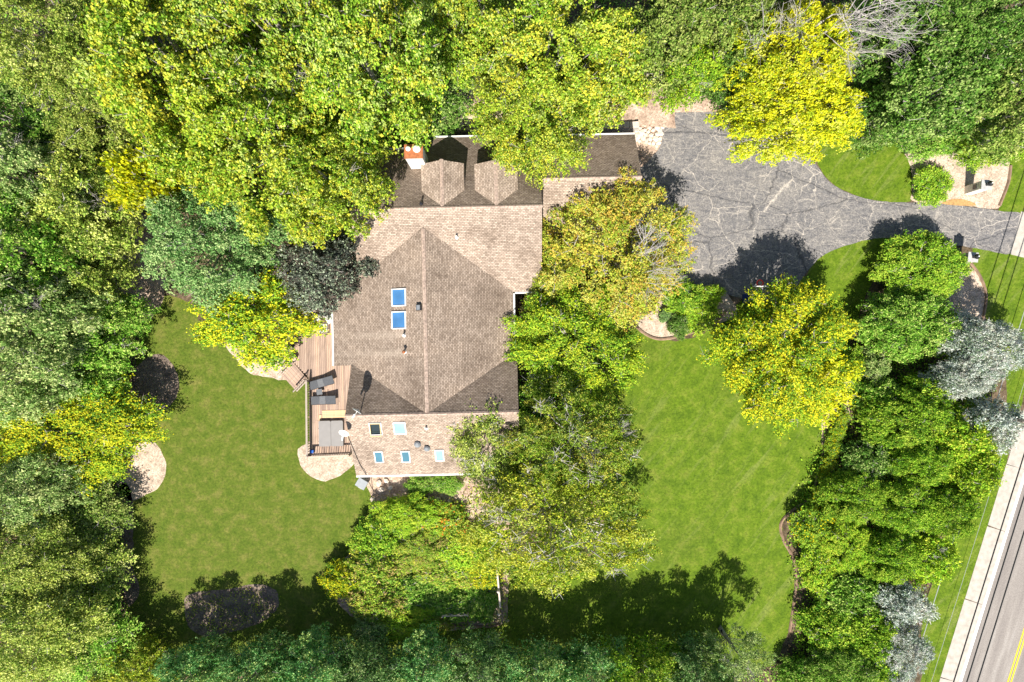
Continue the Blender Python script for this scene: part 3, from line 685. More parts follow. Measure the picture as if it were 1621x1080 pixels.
MB().lathe((0, 0, 0), [(.17, 0), (.25, .4), (.27, .42), (.22, .42), (.2, .34)], 18).build('pot', BLACK, pot, True); MB().lathe((0, 0, 0), [(.2, .33), (.2, .36), (.02, .38)], 14).build('soil', MULCH, pot)
bt = empty('blue_bucket', P(495, 714, DZ)); tag(bt, 'small blue bin in the corner of the deck railing', 'bin')
MB().box((0, 0, .14), (.26, .2, .28)).build('body', BLUEP, bt); MB().box((0, 0, .295), (.3, .24, .03)).build('lid', BLUEP, bt)

# stainless box unit by the south-west house corner
gu = empty('utility_box', P(576.5, 762), R(-31)); tag(gu, 'grey metal utility box at the corner of the south wing', 'utility box')
MB().box((0, 0, .45), (.72, .62, .9)).build('body', GREYMETAL, gu)
MB().add([(-.4, -.36, .902), (.4, -.36, .902), (.4, .36, .98), (-.4, .36, .98), (-.4, -.36, .94), (.4, -.36, .94), (.4, .36, 1.02), (-.4, .36, 1.02)], [(3, 2, 1, 0), (4, 5, 6, 7), (0, 1, 5, 4), (1, 2, 6, 5), (2, 3, 7, 6), (3, 0, 4, 7)]).build('lid', GREYMETAL, gu)
MB().tube([(-.1, -.38, .86), (.2, -.38, .86)], .02, 6).build('handle', PIPEW, gu)
# ------------------------------------------------------------------ stones
def stone_mesh(seed, mat):
    import bmesh
    bm = bmesh.new(); bmesh.ops.create_icosphere(bm, subdivisions=1, radius=.5)
    rr = random.Random(seed)
    for v_ in bm.verts: v_.co = Vector((v_.co.x * rr.uniform(.8, 1.2), v_.co.y * rr.uniform(.7, 1.1), v_.co.z * rr.uniform(.45, .6)))
    me = bpy.data.meshes.new('stone'); bm.to_mesh(me); bm.free(); me.materials.append(mat); return me
PALES = [stone_mesh(i, STONE) for i in range(5)]; GREYS = [stone_mesh(10 + i, GREYSTONE) for i in range(4)]
def stone(me, loc, size, parent=None, name='stone', rr=random):
    o = bpy.data.objects.new(name, me); COL.objects.link(o); o.parent = parent
    o.location = loc; o.scale = (size * rr.uniform(.85, 1.2), size * rr.uniform(.75, 1.1), size * rr.uniform(.7, 1)); o.rotation_euler = (rr.uniform(-.15, .15), rr.uniform(-.15, .15), rr.uniform(0, 6.3))
    return o
def inside(x, y, poly):
    c = False
    for i in range(len(poly)):
        (x0, y0), (x1, y1) = poly[i], poly[i - 1]
        if (y0 > y) != (y1 > y) and x < (x1 - x0) * (y - y0) / (y1 - y0) + x0: c = not c
    return c
rr = random.Random(3)
rock = empty('rock_pile', P(1026, 208)); tag(rock, 'pile of pale limestone rocks between garage and driveway', 'rocks')
pts = []; tries = 0; poly = [(1008, 200), (1012, 184), (1024, 186), (1034, 205), (1050, 196), (1048, 215), (1040, 232), (1022, 226), (1006, 222)]
while len(pts) < 44 and tries < 4000:
    tries += 1; u, v = rr.uniform(1004, 1052), rr.uniform(182, 234)
    if inside(u, v, poly) and all((u - a) ** 2 + (v - b) ** 2 > 36 for a, b in pts): pts.append((u, v))
for u, v in pts: stone(rr.choice(PALES), P(u, v, .1) - rock.location, rr.uniform(.36, .62), rock, rr=rr)
# retaining wall behind the house
rw = empty('retaining_wall', P(820, 208), HA); tag(rw, 'low dry stone retaining wall behind the house', 'retaining wall')
wl = 18.2
for row in range(4):
    x = -wl / 2
    while x < wl / 2:
        ln = rr.uniform(.45, .8)
        o = MB().box((0, 0, 0), (1, 1, 1)).build('stone', GREYSTONE if row < 3 else STONE, rw) if row == 0 and x == -wl / 2 else None
        if o is None:
            o = bpy.data.objects.new('stone', WALLSTONE if row < 3 else CAPSTONE); COL.objects.link(o); o.parent = rw
        else:
            me = o.data; bv = o.modifiers.new('b', 'BEVEL'); bv.width = .06; bv.segments = 1
            dg = bpy.context.evaluated_depsgraph_get(); WALLSTONE = bpy.data.meshes.new_from_object(o.evaluated_get(dg)); o.modifiers.clear(); o.data = WALLSTONE
            CAPSTONE = WALLSTONE.copy(); CAPSTONE.materials.clear(); CAPSTONE.materials.append(STONE)
        o.location = (x + ln / 2, rr.uniform(-.04, .04), .15 + .3 * row); o.scale = (ln - .03, rr.uniform(.4, .5), rr.uniform(.26, .29)); o.rotation_euler = (0, 0, rr.uniform(-.06, .06))
        x += ln
# raised bank behind that wall
bank = []; nx, ny = 40, 14
for j in range(ny):
    for i in range(nx):
        u = 600 + 470 * i / (nx - 1); v = 203.5 - 70 * j / (ny - 1)
        e = min(1, i / 5, (nx - 1 - i) / 8) * min(1, (ny - 1 - j) / 6)
        p = P(u, v); p.z = 1.12 * max(0, e) + rr.uniform(0, .1) - .02 * (e <= 0); bank.append(p)
tag(MB().add(bank, [(j * nx + i, j * nx + i + 1, (j + 1) * nx + i + 1, (j + 1) * nx + i) for j in range(ny - 1) for i in range(nx - 1)]).build('soil_bank', PINKSOIL, None, True), kind='structure')
bk = empty('bank_rocks', P(740, 196, 1.2)); tag(bk, 'flat pale rocks lying on the bank above the retaining wall', 'rocks')
for k in range(16):
    u, v = rr.uniform(705, 800), rr.uniform(192, 202); stone(rr.choice(PALES), P(u, v, 1.22) - bk.location, rr.uniform(.35, .75), bk, rr=rr)
BL = ['pale boulder left of three in a row below the south wing bushes', 'small pale boulder second in the row below the south wing bushes', 'largest pale boulder, third in the row below the south wing bushes', 'pale boulder at the right end of the row, beside the locust leaves',
      'large pale boulder next to the metal utility box', 'pale boulder close under the south eave by the utility box', 'pale boulder in the little cluster right below the utility box', 'small pale boulder on the right of the cluster by the utility box', 'smallest pale boulder, at the top of the flower garden', 'pale boulder where the lawn meets the top of the flower garden']
for u, v, s in ((668, 787, .5), (680, 790, .45), (692, 790, .65), (712, 793, .5), (600, 765, .6), (612, 762, .5), (604, 775, .55), (618, 772, .45), (625, 785, .4), (590, 790, .5)):
    o = stone(rr.choice(PALES), P(u, v, .12), s, None, 'boulder', rr); tag(o, BL.pop(0), 'boulder', 'boulders below the south wing')
for u, v, s in ((1568, 290, .3), (1580, 312, .28)): pass

# ------------------------------------------------------------------ pillars, hoop, fence, wires
def pillar(u, v, rz, h, sx, sy, label):
    r_ = empty('gate_pillar', P(u, v), R(rz)); tag(r_, label, 'pillar')
    MB().box((0, 0, h / 2), (sx, sy, h)).build('shaft', BRICKW, r_)
    MB().box((0, 0, h + .04), (sx + .12, sy + .12, .08)).build('cap_stone', solid('grey_cap', (.42, .41, .4), .8), r_)
    lamp = MB().lathe((0, 0, h + .08), [(.1, 0), (.1, .05), (.05, .1), (.05, .2), (.16, .24), (.19, .42), (.21, .44), (.07, .56), (.02, .62)], 14).build('lantern', BLACK, r_, True)
    MB().lathe((0, 0, h + .08), [(.04, .62), (.055, .66), (.02, .7)], 10).build('finial', PIPEW, lamp)
    MB().box((-sx / 2 - .012, 0, h * .62), (.02, sy * .6, h * .22)).build('mail_slot', GLASSDARK, r_)
    for k in range(1, 6): MB().box((0, 0, h * k / 6), (sx + .012, sy + .012, .014)).build('mortar_joint', GREYSTONE, r_)
pillar(1533, 302, -4, 2.0, .66, .62, 'white brick pillar with black lantern beside the round bush'); pillar(1514, 412, -6, 1.9, .66, .62, 'white brick pillar with black lantern below the driveway mouth')
o = MB().lathe(P(1508, 286, .02), [(.13, 0), (.13, .06), (.1, .07), (.1, .03)], 14).build('drain_cap', GREYMETAL); tag(o, 'small round metal cap in the mulch by the round bush', 'cap')
hp = empty('basketball_hoop', P(1181, 466)); tag(hp, 'basketball hoop with red rim standing at the driveway edge', 'basketball hoop')
MB().box((0, -.35, .12), (.6, .7, .22)).build('base', solid('navy_base', (.01, .03, .14), .5), hp); MB().tube([(0, -.35, .2), (0, -.3, 2.6), (0, .25, 3.2)], [.06, .06, .05], 8).build('pole', DARKMETAL, hp)
MB().box((0, .32, 3.45), (1.5, .05, 1.0)).build('backboard', WHITE, hp)
ring = [(.23 * math.cos(R(a)), .62 + .23 * math.sin(R(a)), 3.05) for a in range(0, 361, 15)]
rim = MB().tube(ring, .05, 6).build('rim', REDP, hp)
nm = MB()
for a in range(0, 360, 30):
    for s in (-1, 1): nm.tube([(.22 * math.cos(R(a)), .62 + .22 * math.sin(R(a)), 3.04), (.13 * math.cos(R(a + 30 * s)), .62 + .13 * math.sin(R(a + 30 * s)), 2.62)], .008, 3)
nm.build('net', WHITE, rim)
fn = empty('garden_fence', P(790, 935)); tag(fn, 'bleached wooden garden fence with ball-topped posts and cross bracing', 'fence')
def F(u, v, z): return P(u, v, z) - fn.location
for u, v in ((784, 875), (789, 925), (790, 960)):
    p = F(u, v, 0); po = MB().box((p.x, p.y, .75), (.13, .13, 1.5)).build('post', FENCEWOOD, fn); MB().lathe((p.x + .02, p.y, 1.5), [(.05, 0), (.1, .06), (.12, .13), (.1, .2), (.02, .25)], 12).build('ball_cap', FENCEWOOD, po, True)
for z in (.5, 1.45): MB().tube([F(784, 868, z), F(792, 962, z)], .075, 6).build('rail', FENCEWOOD, fn)
a, b = F(703, 966, 0), F(742, 964, 0)
for z in (.35, 1.25): MB().tube([a + Vector((0, 0, z)), b + Vector((0, 0, z))], .05, 4).build('rail', FENCEWOOD, fn)
for k in range(2):
    p, q = a.lerp(b, k / 2), a.lerp(b, (k + 1) / 2)
    MB().tube([p + Vector((0, 0, .35)), q + Vector((0, 0, 1.25))], .04, 4).build('brace', FENCEWOOD, fn); MB().tube([p + Vector((0, .02, 1.25)), q + Vector((0, .02, .35))], .04, 4).build('brace', FENCEWOOD, fn)
for p in (a, b): MB().box((p.x, p.y, .7), (.1, .1, 1.4)).build('post', FENCEWOOD, fn)
edging([(792, 988), (770, 992), (745, 991), (700, 990)], 'dark edging along the lower side of the fenced garden')
# a low wire fence on the verge, and overhead cables on poles along the road
def wo(u, v, z): return (P(u, v, z) - r0).dot(rn)
def wire(o_, z, r, mat, label, name='overhead_wire', sag=1.2, t0=-75, t1=75):
    pts = [Vector(along(t, o_)) + Vector((0, 0, z + (t / 75) ** 2 * sag)) for t in range(t0, t1 + 1, 5)]
    tag(MB().tube(pts, r, 5).build(name, mat), label, 'wire', 'wires along the road')
wire(wo(1526, 800, .75), .75, .03, ALUWIRE, 'pale fence wire disappearing under the hedge shrubs', 'fence_wire', 0, -30, 40); wire(wo(1561, 800, .5), .5, .014, ALUWIRE, 'thin pale wire over the roadside grass next to the shoulder', 'fence_wire', 0, -30, 40)
CZ = 7.2
for k, u in enumerate((1596, 1617, 1634)):
    wire(wo(u, 800, CZ), CZ, .045, DARKWIRE, ('black overhead cable nearest the hedge, over the white line', 'black overhead cable in the middle of the three over the lane', 'black overhead cable nearest the yellow lines')[k], sag=.6)
om = wo(1617, 800, CZ); tp = (P(1545, 655) - r0).dot(rd)
for t in (tp, tp - 62, tp + 66):
    lb = 'wooden utility pole rising out of the sparse silver tree' if t == tp else 'wooden utility pole by the road at the ' + ('upper' if t < tp else 'lower') + ' end of the cables'
    up = empty('utility_pole', along(t, om)); tag(up, lb, 'utility pole')
    MB().tube([(0, 0, 0), (0, 0, CZ + .6)], [.15, .11], 10).build('pole', RAILWOOD, up); MB().box((0, 0, CZ - .08), (2.4, .1, .12), rang).build('crossarm', RAILWOOD, up)
# ------------------------------------------------------------------ vegetation
def leaf_mesh(name, C, Nn, ln, wd, tone, jit, rng, mat=None):
    """one diamond-shaped leaf face for each centre C, with normal Nn, length, width and a tone"""
    n = len(C)
    r = rng.normal(size=(n, 3)); t = r - (r * Nn).sum(1, keepdims=True) * Nn; t /= np.linalg.norm(t, axis=1, keepdims=True) + 1e-9
    b = np.cross(Nn, t)
    V = np.empty((n, 4, 3)); V[:, 0] = C - t * ln[:, None] / 2; V[:, 1] = C + b * wd[:, None] / 2 - t * ln[:, None] * .08
    V[:, 2] = C + t * ln[:, None] / 2 - Nn * ln[:, None] * .12; V[:, 3] = C - b * wd[:, None] / 2 - t * ln[:, None] * .08
    me = bpy.data.meshes.new(name); me.vertices.add(4 * n); me.vertices.foreach_set('co', V.ravel().astype(np.float32))
    me.loops.add(4 * n); me.loops.foreach_set('vertex_index', np.arange(4 * n, dtype=np.int32))
    me.polygons.add(n); me.polygons.foreach_set('loop_start', np.arange(0, 4 * n, 4, dtype=np.int32))
    try: me.polygons.foreach_set('loop_total', np.full(n, 4, dtype=np.int32))
    except Exception: pass
    ca = me.attributes.new('tone', 'FLOAT_COLOR', 'POINT')
    c4 = np.ones((n, 4, 4)); c4[:, :, 0] = tone[:, None]; c4[:, :, 1] = jit[:, None]; ca.data.foreach_set('color', c4.ravel().astype(np.float32))
    me.update(calc_edges=True); me.materials.append(mat)
    return me

PAL = {
 'lime': [(.37, .49, .04), (.25, .40, .03), (.52, .57, .07), (.14, .27, .02), (.46, .56, .14), (.58, .55, .05)],
 'limeg': [(.30, .46, .04), (.20, .36, .025), (.43, .54, .07), (.11, .24, .02), (.46, .58, .15), (.50, .49, .05)],
 'yellow': [(.66, .65, .015), (.56, .60, .02), (.40, .50, .02), (.74, .70, .02), (.28, .40, .02), (.70, .72, .10)],
 'ygreen': [(.53, .55, .025), (.33, .46, .025), (.18, .33, .025), (.64, .58, .025), (.10, .22, .02)],
 'olive': [(.35, .44, .08), (.24, .35, .05), (.54, .58, .17), (.13, .22, .03), (.45, .50, .09)],
 'sage': [(.28, .42, .12), (.42, .53, .18), (.16, .28, .06), (.55, .60, .24)],
 'mid': [(.17, .37, .035), (.28, .47, .06), (.085, .22, .02), (.45, .57, .13)],
 'dark': [(.10, .22, .03), (.16, .29, .045), (.055, .135, .018), (.29, .39, .11)],
 'cedar': [(.18, .28, .045), (.27, .36, .07), (.10, .19, .025), (.37, .42, .12)],
 'blue': [(.17, .32, .09), (.26, .42, .14), (.09, .21, .05), (.38, .49, .19)],
 'teal': [(.17, .40, .12), (.29, .50, .18), (.08, .24, .05), (.48, .60, .19)],
 'purple': [(.115, .135, .10), (.24, .30, .19), (.07, .08, .065), (.12, .095, .075), (.33, .38, .27)],
 'gold': [(.37, .44, .03), (.25, .36, .025), (.53, .52, .05), (.14, .24, .02), (.46, .50, .10)],
 'orange': [(.46, .42, .05), (.34, .40, .04), (.52, .36, .06), (.22, .32, .03), (.46, .46, .10)],
 'silver': [(.50, .56, .50), (.38, .44, .38), (.66, .68, .62), (.18, .26, .15), (.46, .47, .37)],
 'hedge': [(.19, .37, .025), (.30, .48, .035), (.09, .22, .018), (.42, .53, .06)],
 'bright': [(.28, .50, .03), (.40, .57, .04), (.16, .32, .025), (.52, .58, .06)],
 'garden': [(.38, .46, .05), (.24, .39, .04), (.52, .51, .07), (.14, .27, .025), (.46, .36, .13), (.32, .46, .05), (.18, .33, .04)],
 'lily': [(.24, .42, .03), (.36, .52, .05), (.75, .26, .03), (.14, .25, .03), (.44, .52, .07), (.2, .36, .03)],
 'daisy': [(.24, .42, .03), (.34, .50, .05), (.80, .64, .01), (.18, .34, .03), (.12, .25, .02), (.3, .45, .05)],
 'fresh':  [(.34, .50, .03), (.22, .40, .025), (.50, .55, .03), (.12, .27, .02), (.44, .54, .06)],
 'locust': [(.24, .37, .03), (.17, .30, .02), (.38, .45, .05), (.09, .18, .015), (.34, .44, .10), (.44, .42, .06)],
}
LEAFM = {k: leaf_mat(k, v) for k, v in PAL.items()}
STYLE = {   # leaf length, clump radius, leaves per clump, radial spray, bough radius, boughs per area, sparseness
 'maple':  dict(leaf=.185, clump=.23, per=10, spray=.5, bough=.88, nb=.58),
 'spray':  dict(leaf=.175, clump=.22, per=10, spray=1.5, bough=.80, nb=.56),
 'fine':   dict(leaf=.150, clump=.21, per=10, spray=.5, bough=.80, nb=.56),
 'twig':   dict(leaf=.140, clump=.21, per=10, spray=.6, bough=.75, nb=.54),
 'dense':  dict(leaf=.165, clump=.22, per=10, spray=.4, bough=.85, nb=.62),
 'shrub':  dict(leaf=.140, clump=.18, per=10, spray=.4, bough=.55, nb=.66),
 'feather': dict(leaf=.170, clump=.22, per=10, spray=1.9, bough=.85, nb=.54),
 'ball':   dict(leaf=.150, clump=.20, per=10, spray=.25, bough=.62, nb=.80),
 'airy':   dict(leaf=.155, clump=.21, per=10, spray=.6, bough=.72, nb=.52, sparse=.28),
 'loose':  dict(leaf=.170, clump=.22, per=10, spray=.7, bough=.75, nb=.50, sparse=.4),
 'thin':   dict(leaf=.150, clump=.20, per=9, spray=.8, bough=.70, nb=.46, sparse=.35),
}
VARIANTS = {'L': {'maple': 3, 'fine': 2, 'spray': 2, 'dense': 2}, 'M': {'fine': 2, 'dense': 1, 'ball': 2}, 'S': {'shrub': 3, 'ball': 2}}
LEAVES = 0
TEMPLATES = {}
def template(style, size, var):
    """shared meshes of one crown shape: leaves, branches, trunk (crown spans z 0..Z0 above its lowest leaves)"""
    global LEAVES
    key = (style, size, var)
    if key in TEMPLATES: return TEMPLATES[key]
    S = STYLE[style]; sd = sum(ord(ch) for ch in style) * 7 + ord(size) * 31 + var * 977
    rng = np.random.default_rng(sd); rr = random.Random(sd)
    R0, Z0, fs = {'L': (5.6, 6.4, 1.0), 'M': (3.3, 4.0, .92), 'S': (1.5, 1.8, .8)}[size]
    bs = S['bough'] * {'L': 1.0, 'M': .85, 'S': .62}[size]; clump = S['clump'] * fs * .93; leaf = S['leaf'] * fs * .86
    hz = Z0 * .60; zmid = Z0 * .36
    area = 2 * math.pi * R0 * (R0 * .5 + hz * .75)
    n = max(9, int(S['nb'] * area / bs ** 2 * .56))
    ii = np.arange(n) + .5; sinE = 1 - ii / n * 1.16; E_ = np.arcsin(np.clip(sinE, -1, 1)); A_ = ii * 2.39996 + rng.normal(size=n) * .3
    ph = rng.uniform(0, 6.28, 4); wob = 1 + .10 * np.sin(2 * A_ + ph[0]) + .08 * np.sin(3 * A_ + ph[1]) + .07 * np.sin(5 * A_ + ph[2])
    if style == 'ball': wob = 1 + (wob - 1) * .35
    rad = rng.uniform(.88 if style == 'ball' else .70, 1.0, n) * wob; ce = np.cos(E_) ** .8
    c = np.stack([(R0 - bs * .5) * ce * np.cos(A_) * rad, (R0 - bs * .5) * ce * np.sin(A_) * rad, zmid + (hz - bs * .3) * np.sin(E_) * rng.uniform(.72, 1.14, n)], 1)
    rl = bs * rng.uniform(.5, 1.35, n); c[:, 2] = np.clip(c[:, 2], .2 * bs, Z0 - rl * .35)
    outd = c * np.array([1, 1, 0]); outd /= np.linalg.norm(outd, axis=1, keepdims=True) + 1e-6
    pts, drs, bt, od = [], [], [], []
    for i in range(n):
        m = int(4 * math.pi * rl[i] ** 2 * .36 / clump ** 2) + 4
        dd = rng.normal(size=(m, 3)); dd /= np.linalg.norm(dd, axis=1, keepdims=True); dd[:, 2] = np.where(dd[:, 2] < -.3, -dd[:, 2], dd[:, 2])
        p = dd * rl[i] * rng.uniform(.5, 1.1, (m, 1)) * np.array([1, 1, .62])
        p += outd[i] * (p @ outd[i])[:, None] * .4; p[:, 2] -= .14 * np.maximum(0, p @ outd[i])
        if S.get('sparse'):
            kp = rng.random(m) > S['sparse']; p, dd = p[kp], dd[kp]
        pts.append(c[i] + p); drs.append(dd); bt.append(np.full(len(p), i)); od.append(np.repeat(outd[i][None], len(p), 0))
    p = np.concatenate(pts); dd = np.concatenate(drs); bt = np.concatenate(bt); od = np.concatenate(od); m = len(p); per = S['per']
    C = np.repeat(p, per, 0); Dn = np.repeat(dd, per, 0); csz = np.repeat(rng.uniform(.6, 1.35, m), per)[:, None]
    off = rng.normal(size=C.shape) * np.array([.46, .46, .26]) * clump * csz
    out = od + dd * .7 + rng.normal(size=(m, 3)) * .4; out[:, 2] *= .4; out /= np.linalg.norm(out, axis=1, keepdims=True) + 1e-9; out = np.repeat(out, per, 0)
    off = off * (1 - .35 * min(1, S['spray'])) + out * rng.normal(size=(len(C), 1)) * clump * S['spray'] * .6
    C = C + off
    k2 = int(len(C) * .09) if not S.get('sparse') else 0      # thin inner foliage under the boughs
    Ci = np.stack([rng.normal(size=k2) * R0 * .42, rng.normal(size=k2) * R0 * .42, Z0 * rng.uniform(.05, .5, k2)], 1)
    Ci = Ci[(np.hypot(Ci[:, 0], Ci[:, 1]) / R0) < .85]; k2 = len(Ci)
    C = np.concatenate([C, Ci]); Dn = np.concatenate([Dn, np.tile([0, 0, 1.], (k2, 1))])
    Nn = Dn * .5 + np.array([0, 0, .5]) + rng.normal(size=C.shape) * .72; Nn /= np.linalg.norm(Nn, axis=1, keepdims=True)
    ln = leaf * rng.uniform(.6, 1.35, len(C)); ln[len(C) - k2:] *= 1.6; wd = ln * rng.uniform(.55, .8, len(C))
    base_c = rng.random(m); bc = rng.random(n)[bt]; mixb = rng.random(m) < .45; base_c[mixb] = bc[mixb]
    tone = np.concatenate([np.repeat(base_c, per), rng.random(k2)]); sw = rng.random(len(C)) < .35; tone[sw] = rng.random(sw.sum())
    jit = rng.random(len(C)); jit[:m * per] = .5 * jit[:m * per] + .5 * np.repeat(rng.random(m), per)
    LEAVES += len(C)
    crown = leaf_mesh('crown', C, Nn, ln, wd, np.clip(tone, .001, .999), jit, rng)
    br = MB(); tr = (.03 * R0 + .02) * (.45 if S.get('sparse') else 1); step = max(1, n // {'L': 26, 'M': 18, 'S': 10}[size])
    for i in range(0, n, step):
        tgt = Vector(c[i]); st_ = Vector((0, 0, max(-.1, tgt.z * .3 - Z0 * .15)))
        mid = st_.lerp(tgt, .5) + Vector((rr.gauss(0, .1), rr.gauss(0, .1), .08)) * R0 * .2
        br.tube([st_, mid, tgt], [tr * .5, tr * .32, tr * .14], 5, False)
        for _ in range(6 if style == 'twig' else 4):
            dv = Vector((rr.gauss(0, 1), rr.gauss(0, 1), abs(rr.gauss(0, .8)))).normalized()
            e = tgt + Vector((dv.x, dv.y, dv.z * .62)) * rl[i] * rr.uniform(1.0, 1.5)
            mm = tgt.lerp(e, .5) + Vector((rr.gauss(0, .08), rr.gauss(0, .08), rr.gauss(0, .05))) * R0 * .12
            br.tube([tgt, mm, e], [tr * .19, tr * .13, .009], 4, False)
            for _q in range(4 if style == 'twig' else 1):
                e2 = mm.lerp(e, .3 + .6 * rr.random()) + Vector((rr.gauss(0, .22), rr.gauss(0, .22), rr.gauss(.08, .12))) * (R0 / 4); br.tube([mm.lerp(e, .4), e2], [.018, .006], 3, False)
    bo = br.build('branches', TWIGWOOD if style == 'twig' else BARK); bm_ = bo.data; bpy.data.objects.remove(bo)
    TEMPLATES[key] = (crown, bm_, R0, Z0); return TEMPLATES[key]
TWIGWOOD = solid('pale_twigs', (.55, .51, .48), .9, vary=.25, scale=9)
to = MB().tube([(0, 0, -.05), (.06, -.05, .25), (-.04, .06, .6), (0, 0, 1)], [1.3, 1, .62, .2], 8).build('trunk', BARK, None, True); TRUNK = to.data; bpy.data.objects.remove(to)
def put(name, me, parent, loc, scale, rz=0.0, mat=None):
    o = bpy.data.objects.new(name, me); COL.objects.link(o); o.parent = parent; o.location = loc; o.scale = scale; o.rotation_euler = (0, 0, rz)
    if mat: o.material_slots[0].link = 'OBJECT'; o.material_slots[0].material = mat
    return o
def tree(name, u, v, ru, rv, h, pal, style, label, cat='tree', group=None, base=.28, bare=0, dens=1.0, seed=None, ground=False, sparse=0.0, zf=.62, bareat=()):
    sd = seed if seed is not None else int(u * 7 + v * 13) % 99991
    rr = random.Random(sd)
    if sparse >= .3: style = 'loose' if style == 'maple' else 'thin' if style == 'fine' else style
    zc = h * zf if not ground else 0
    k = MPP * (CAM_H - zc) / CAM_H; rx, ry = ru * k * 1.06, rv * k * 1.06
    q = P(u, v, zc); base_pt = Vector((q.x, q.y, 0))
    root = empty(name, base_pt); tag(root, label, cat, group)
    z0 = h * base; rm = (rx + ry) / 2; low = h < 3.2
    size = 'L' if rm > 4.1 else 'M' if rm > 2.1 else 'S'
    nv = VARIANTS[size].get(style, 1)
    crown, brm, R0, Z0 = template(style, size, sd % nv)
    if abs(rx - ry) < .13 * rm: rz = rr.uniform(0, 6.283); sx, sy = rx, ry
    else:
        qd = rr.randrange(4); rz = qd * math.pi / 2; sx, sy = (rx, ry) if qd % 2 == 0 else (ry, rx)
    scl = (sx / R0 * rr.choice((-1, 1)), sy / R0, (h - z0) / Z0)
    put('crown', crown, root, (0, 0, z0), scl, rz, LEAFM[pal]); put('branches', brm, root, (0, 0, z0), scl, rz)
    tr = .0225 * h + .03
    if not low: put('trunk', TRUNK, root, (0, 0, 0), (tr, tr, h * .8), rr.uniform(0, 6))
    for (ua, va, ub, vb) in bareat:
        fan(P(ua, va, h * .72) - base_pt, P(ub, vb, h * 1.0) - base_pt, rr, root, max(.6, rm * .2), 3, None, 'dead_limb', 8)
    for _ in range(bare):
        az = rr.uniform(0, 6.28); ring = rr.uniform(.25, .8); s_ = Vector((rx * ring * .6 * math.cos(az), ry * ring * .6 * math.sin(az), h * .6)); e_ = Vector((rx * ring * 1.1 * math.cos(az), ry * ring * 1.1 * math.sin(az), h * (1.02 - .25 * ring)))
        fan(s_, s_.lerp(e_, .7), rr, root, max(.5, rm * .16))
    return root

def fan(s, e, rr, parent, size, depth=3, mat=None, name='dead_limb', n0=7):
    """a bare forked limb"""
    m = MB()
    def grow(a, b, r, dep):
        mid = a.lerp(b, .5) + Vector((rr.gauss(0, .05), rr.gauss(0, .05), rr.gauss(0, .04))) * (b - a).length
        m.tube([a, mid, b], [r, r * .8, r * .5], 4, False)
        if dep == 0: return
        ln = (b - a).length
        for q in range(n0 if dep == depth else 4):
            t = rr.uniform(.35, 1.0); st_ = a.lerp(b, t)
            dv = ((b - a).normalized() + Vector((rr.gauss(0, .5), rr.gauss(0, .5), rr.gauss(0, .25)))).normalized()
            grow(st_, st_ + dv * ln * rr.uniform(.4, .62), r * .5, dep - 1)
    grow(s, e, .025 + size * .014, depth)
    return m.build(name, mat or DEADWOOD, parent)

T = lambda *a, **k: tree('tree', *a, **k)
G1 = 'trees of the wood left of the house'
# --- upper left wood
T(75, 60, 105, 95, 13, 'olive', 'fine', 'fine-leaved olive green tree in the upper left corner', group=G1, bare=2)
T(175, 175, 85, 95, 11, 'olive', 'fine', 'olive green tree just left of the big lime maple', group=G1)
T(25, 190, 90, 80, 8, 'dark', 'fine', 'dark shaded tree at the left edge near the dead twigs', group=G1, bare=2)
T(100, 215, 75, 60, 7, 'mid', 'fine', 'low mid green tree beside the bare grey twigs', group=G1, bare=3)
T(285, 115, 140, 135, 17, 'lime', 'maple', 'big yellow-lime maple, leftmost of the tall maples', bare=1)
T(455, 60, 130, 110, 18, 'limeg', 'maple', 'tall lime green maple at the top edge')
T(590, 120, 115, 125, 17, 'limeg', 'maple', 'lime maple overhanging the top of the chimney side', bare=1)
T(420, 225, 125, 120, 16, 'lime', 'maple', 'lime maple standing above the blue-green tree')
T(520, 285, 95, 90, 14, 'lime', 'maple', 'lime maple leaning over the left end of the main roof')
T(548, 232, 52, 52, 11, 'limeg', 'maple', 'smaller lime tree touching the roof left of the chimney')
T(242, 290, 42, 44, 11.5, 'yellow', 'spray', 'small vivid yellow tree tucked beside the blue-green tree')
T(335, 375, 108, 92, 10, 'blue', 'dense', 'blue-green round maple left of the house', dens=1.1)
T(515, 430, 66, 62, 8, 'purple', 'maple', 'dark purple-leaved tree at the left roof edge')
T(405, 502, 92, 66, 5.5, 'ygreen', 'spray', 'yellow-green low tree overhanging the deck', dens=1.1)
T(45, 290, 85, 75, 11, 'sage', 'fine', 'grey-green tree at the left edge with silver dead branches', group=G1, bare=4)
T(138, 330, 80, 82, 10, 'olive', 'fine', 'pale olive tree left of the small yellow tree', group=G1, bare=1)
T(50, 400, 90, 80, 11, 'mid', 'fine', 'mid green tree at the left edge, mid height of the picture', group=G1)
T(140, 425, 72, 72, 8, 'olive', 'fine', 'olive tree beside the sandy clearing', group=G1)
T(55, 495, 95, 75, 11, 'sage', 'fine', 'grey-green tree with pale dead fan of branches', group=G1, bare=4)
T(155, 515, 76, 62, 5.5, 'mid', 'fine', 'green tree at the lawn corner above the shaded mulch circle', group=G1, bare=1)
T(40, 590, 95, 70, 9, 'sage', 'fine', 'grey-green tree above the yellow layered tree', group=G1)
T(130, 585, 75, 60, 5, 'mid', 'fine', 'dark green tree between lawn corner and yellow layered tree', group=G1)
T(112, 685, 128, 92, 5, 'ygreen', 'feather', 'bright yellow-green layered tree at the left lawn edge', dens=1.05)
T(45, 780, 80, 60, 7, 'sage', 'fine', 'pale green tree right under the yellow layered tree', group=G1)
T(128, 815, 75, 60, 3.4, 'cedar', 'feather', 'dark feathery cedar beside the left lawn', group=G1)
T(45, 880, 95, 80, 7, 'olive', 'feather', 'olive feathery cedar at the lower left edge', group=G1)
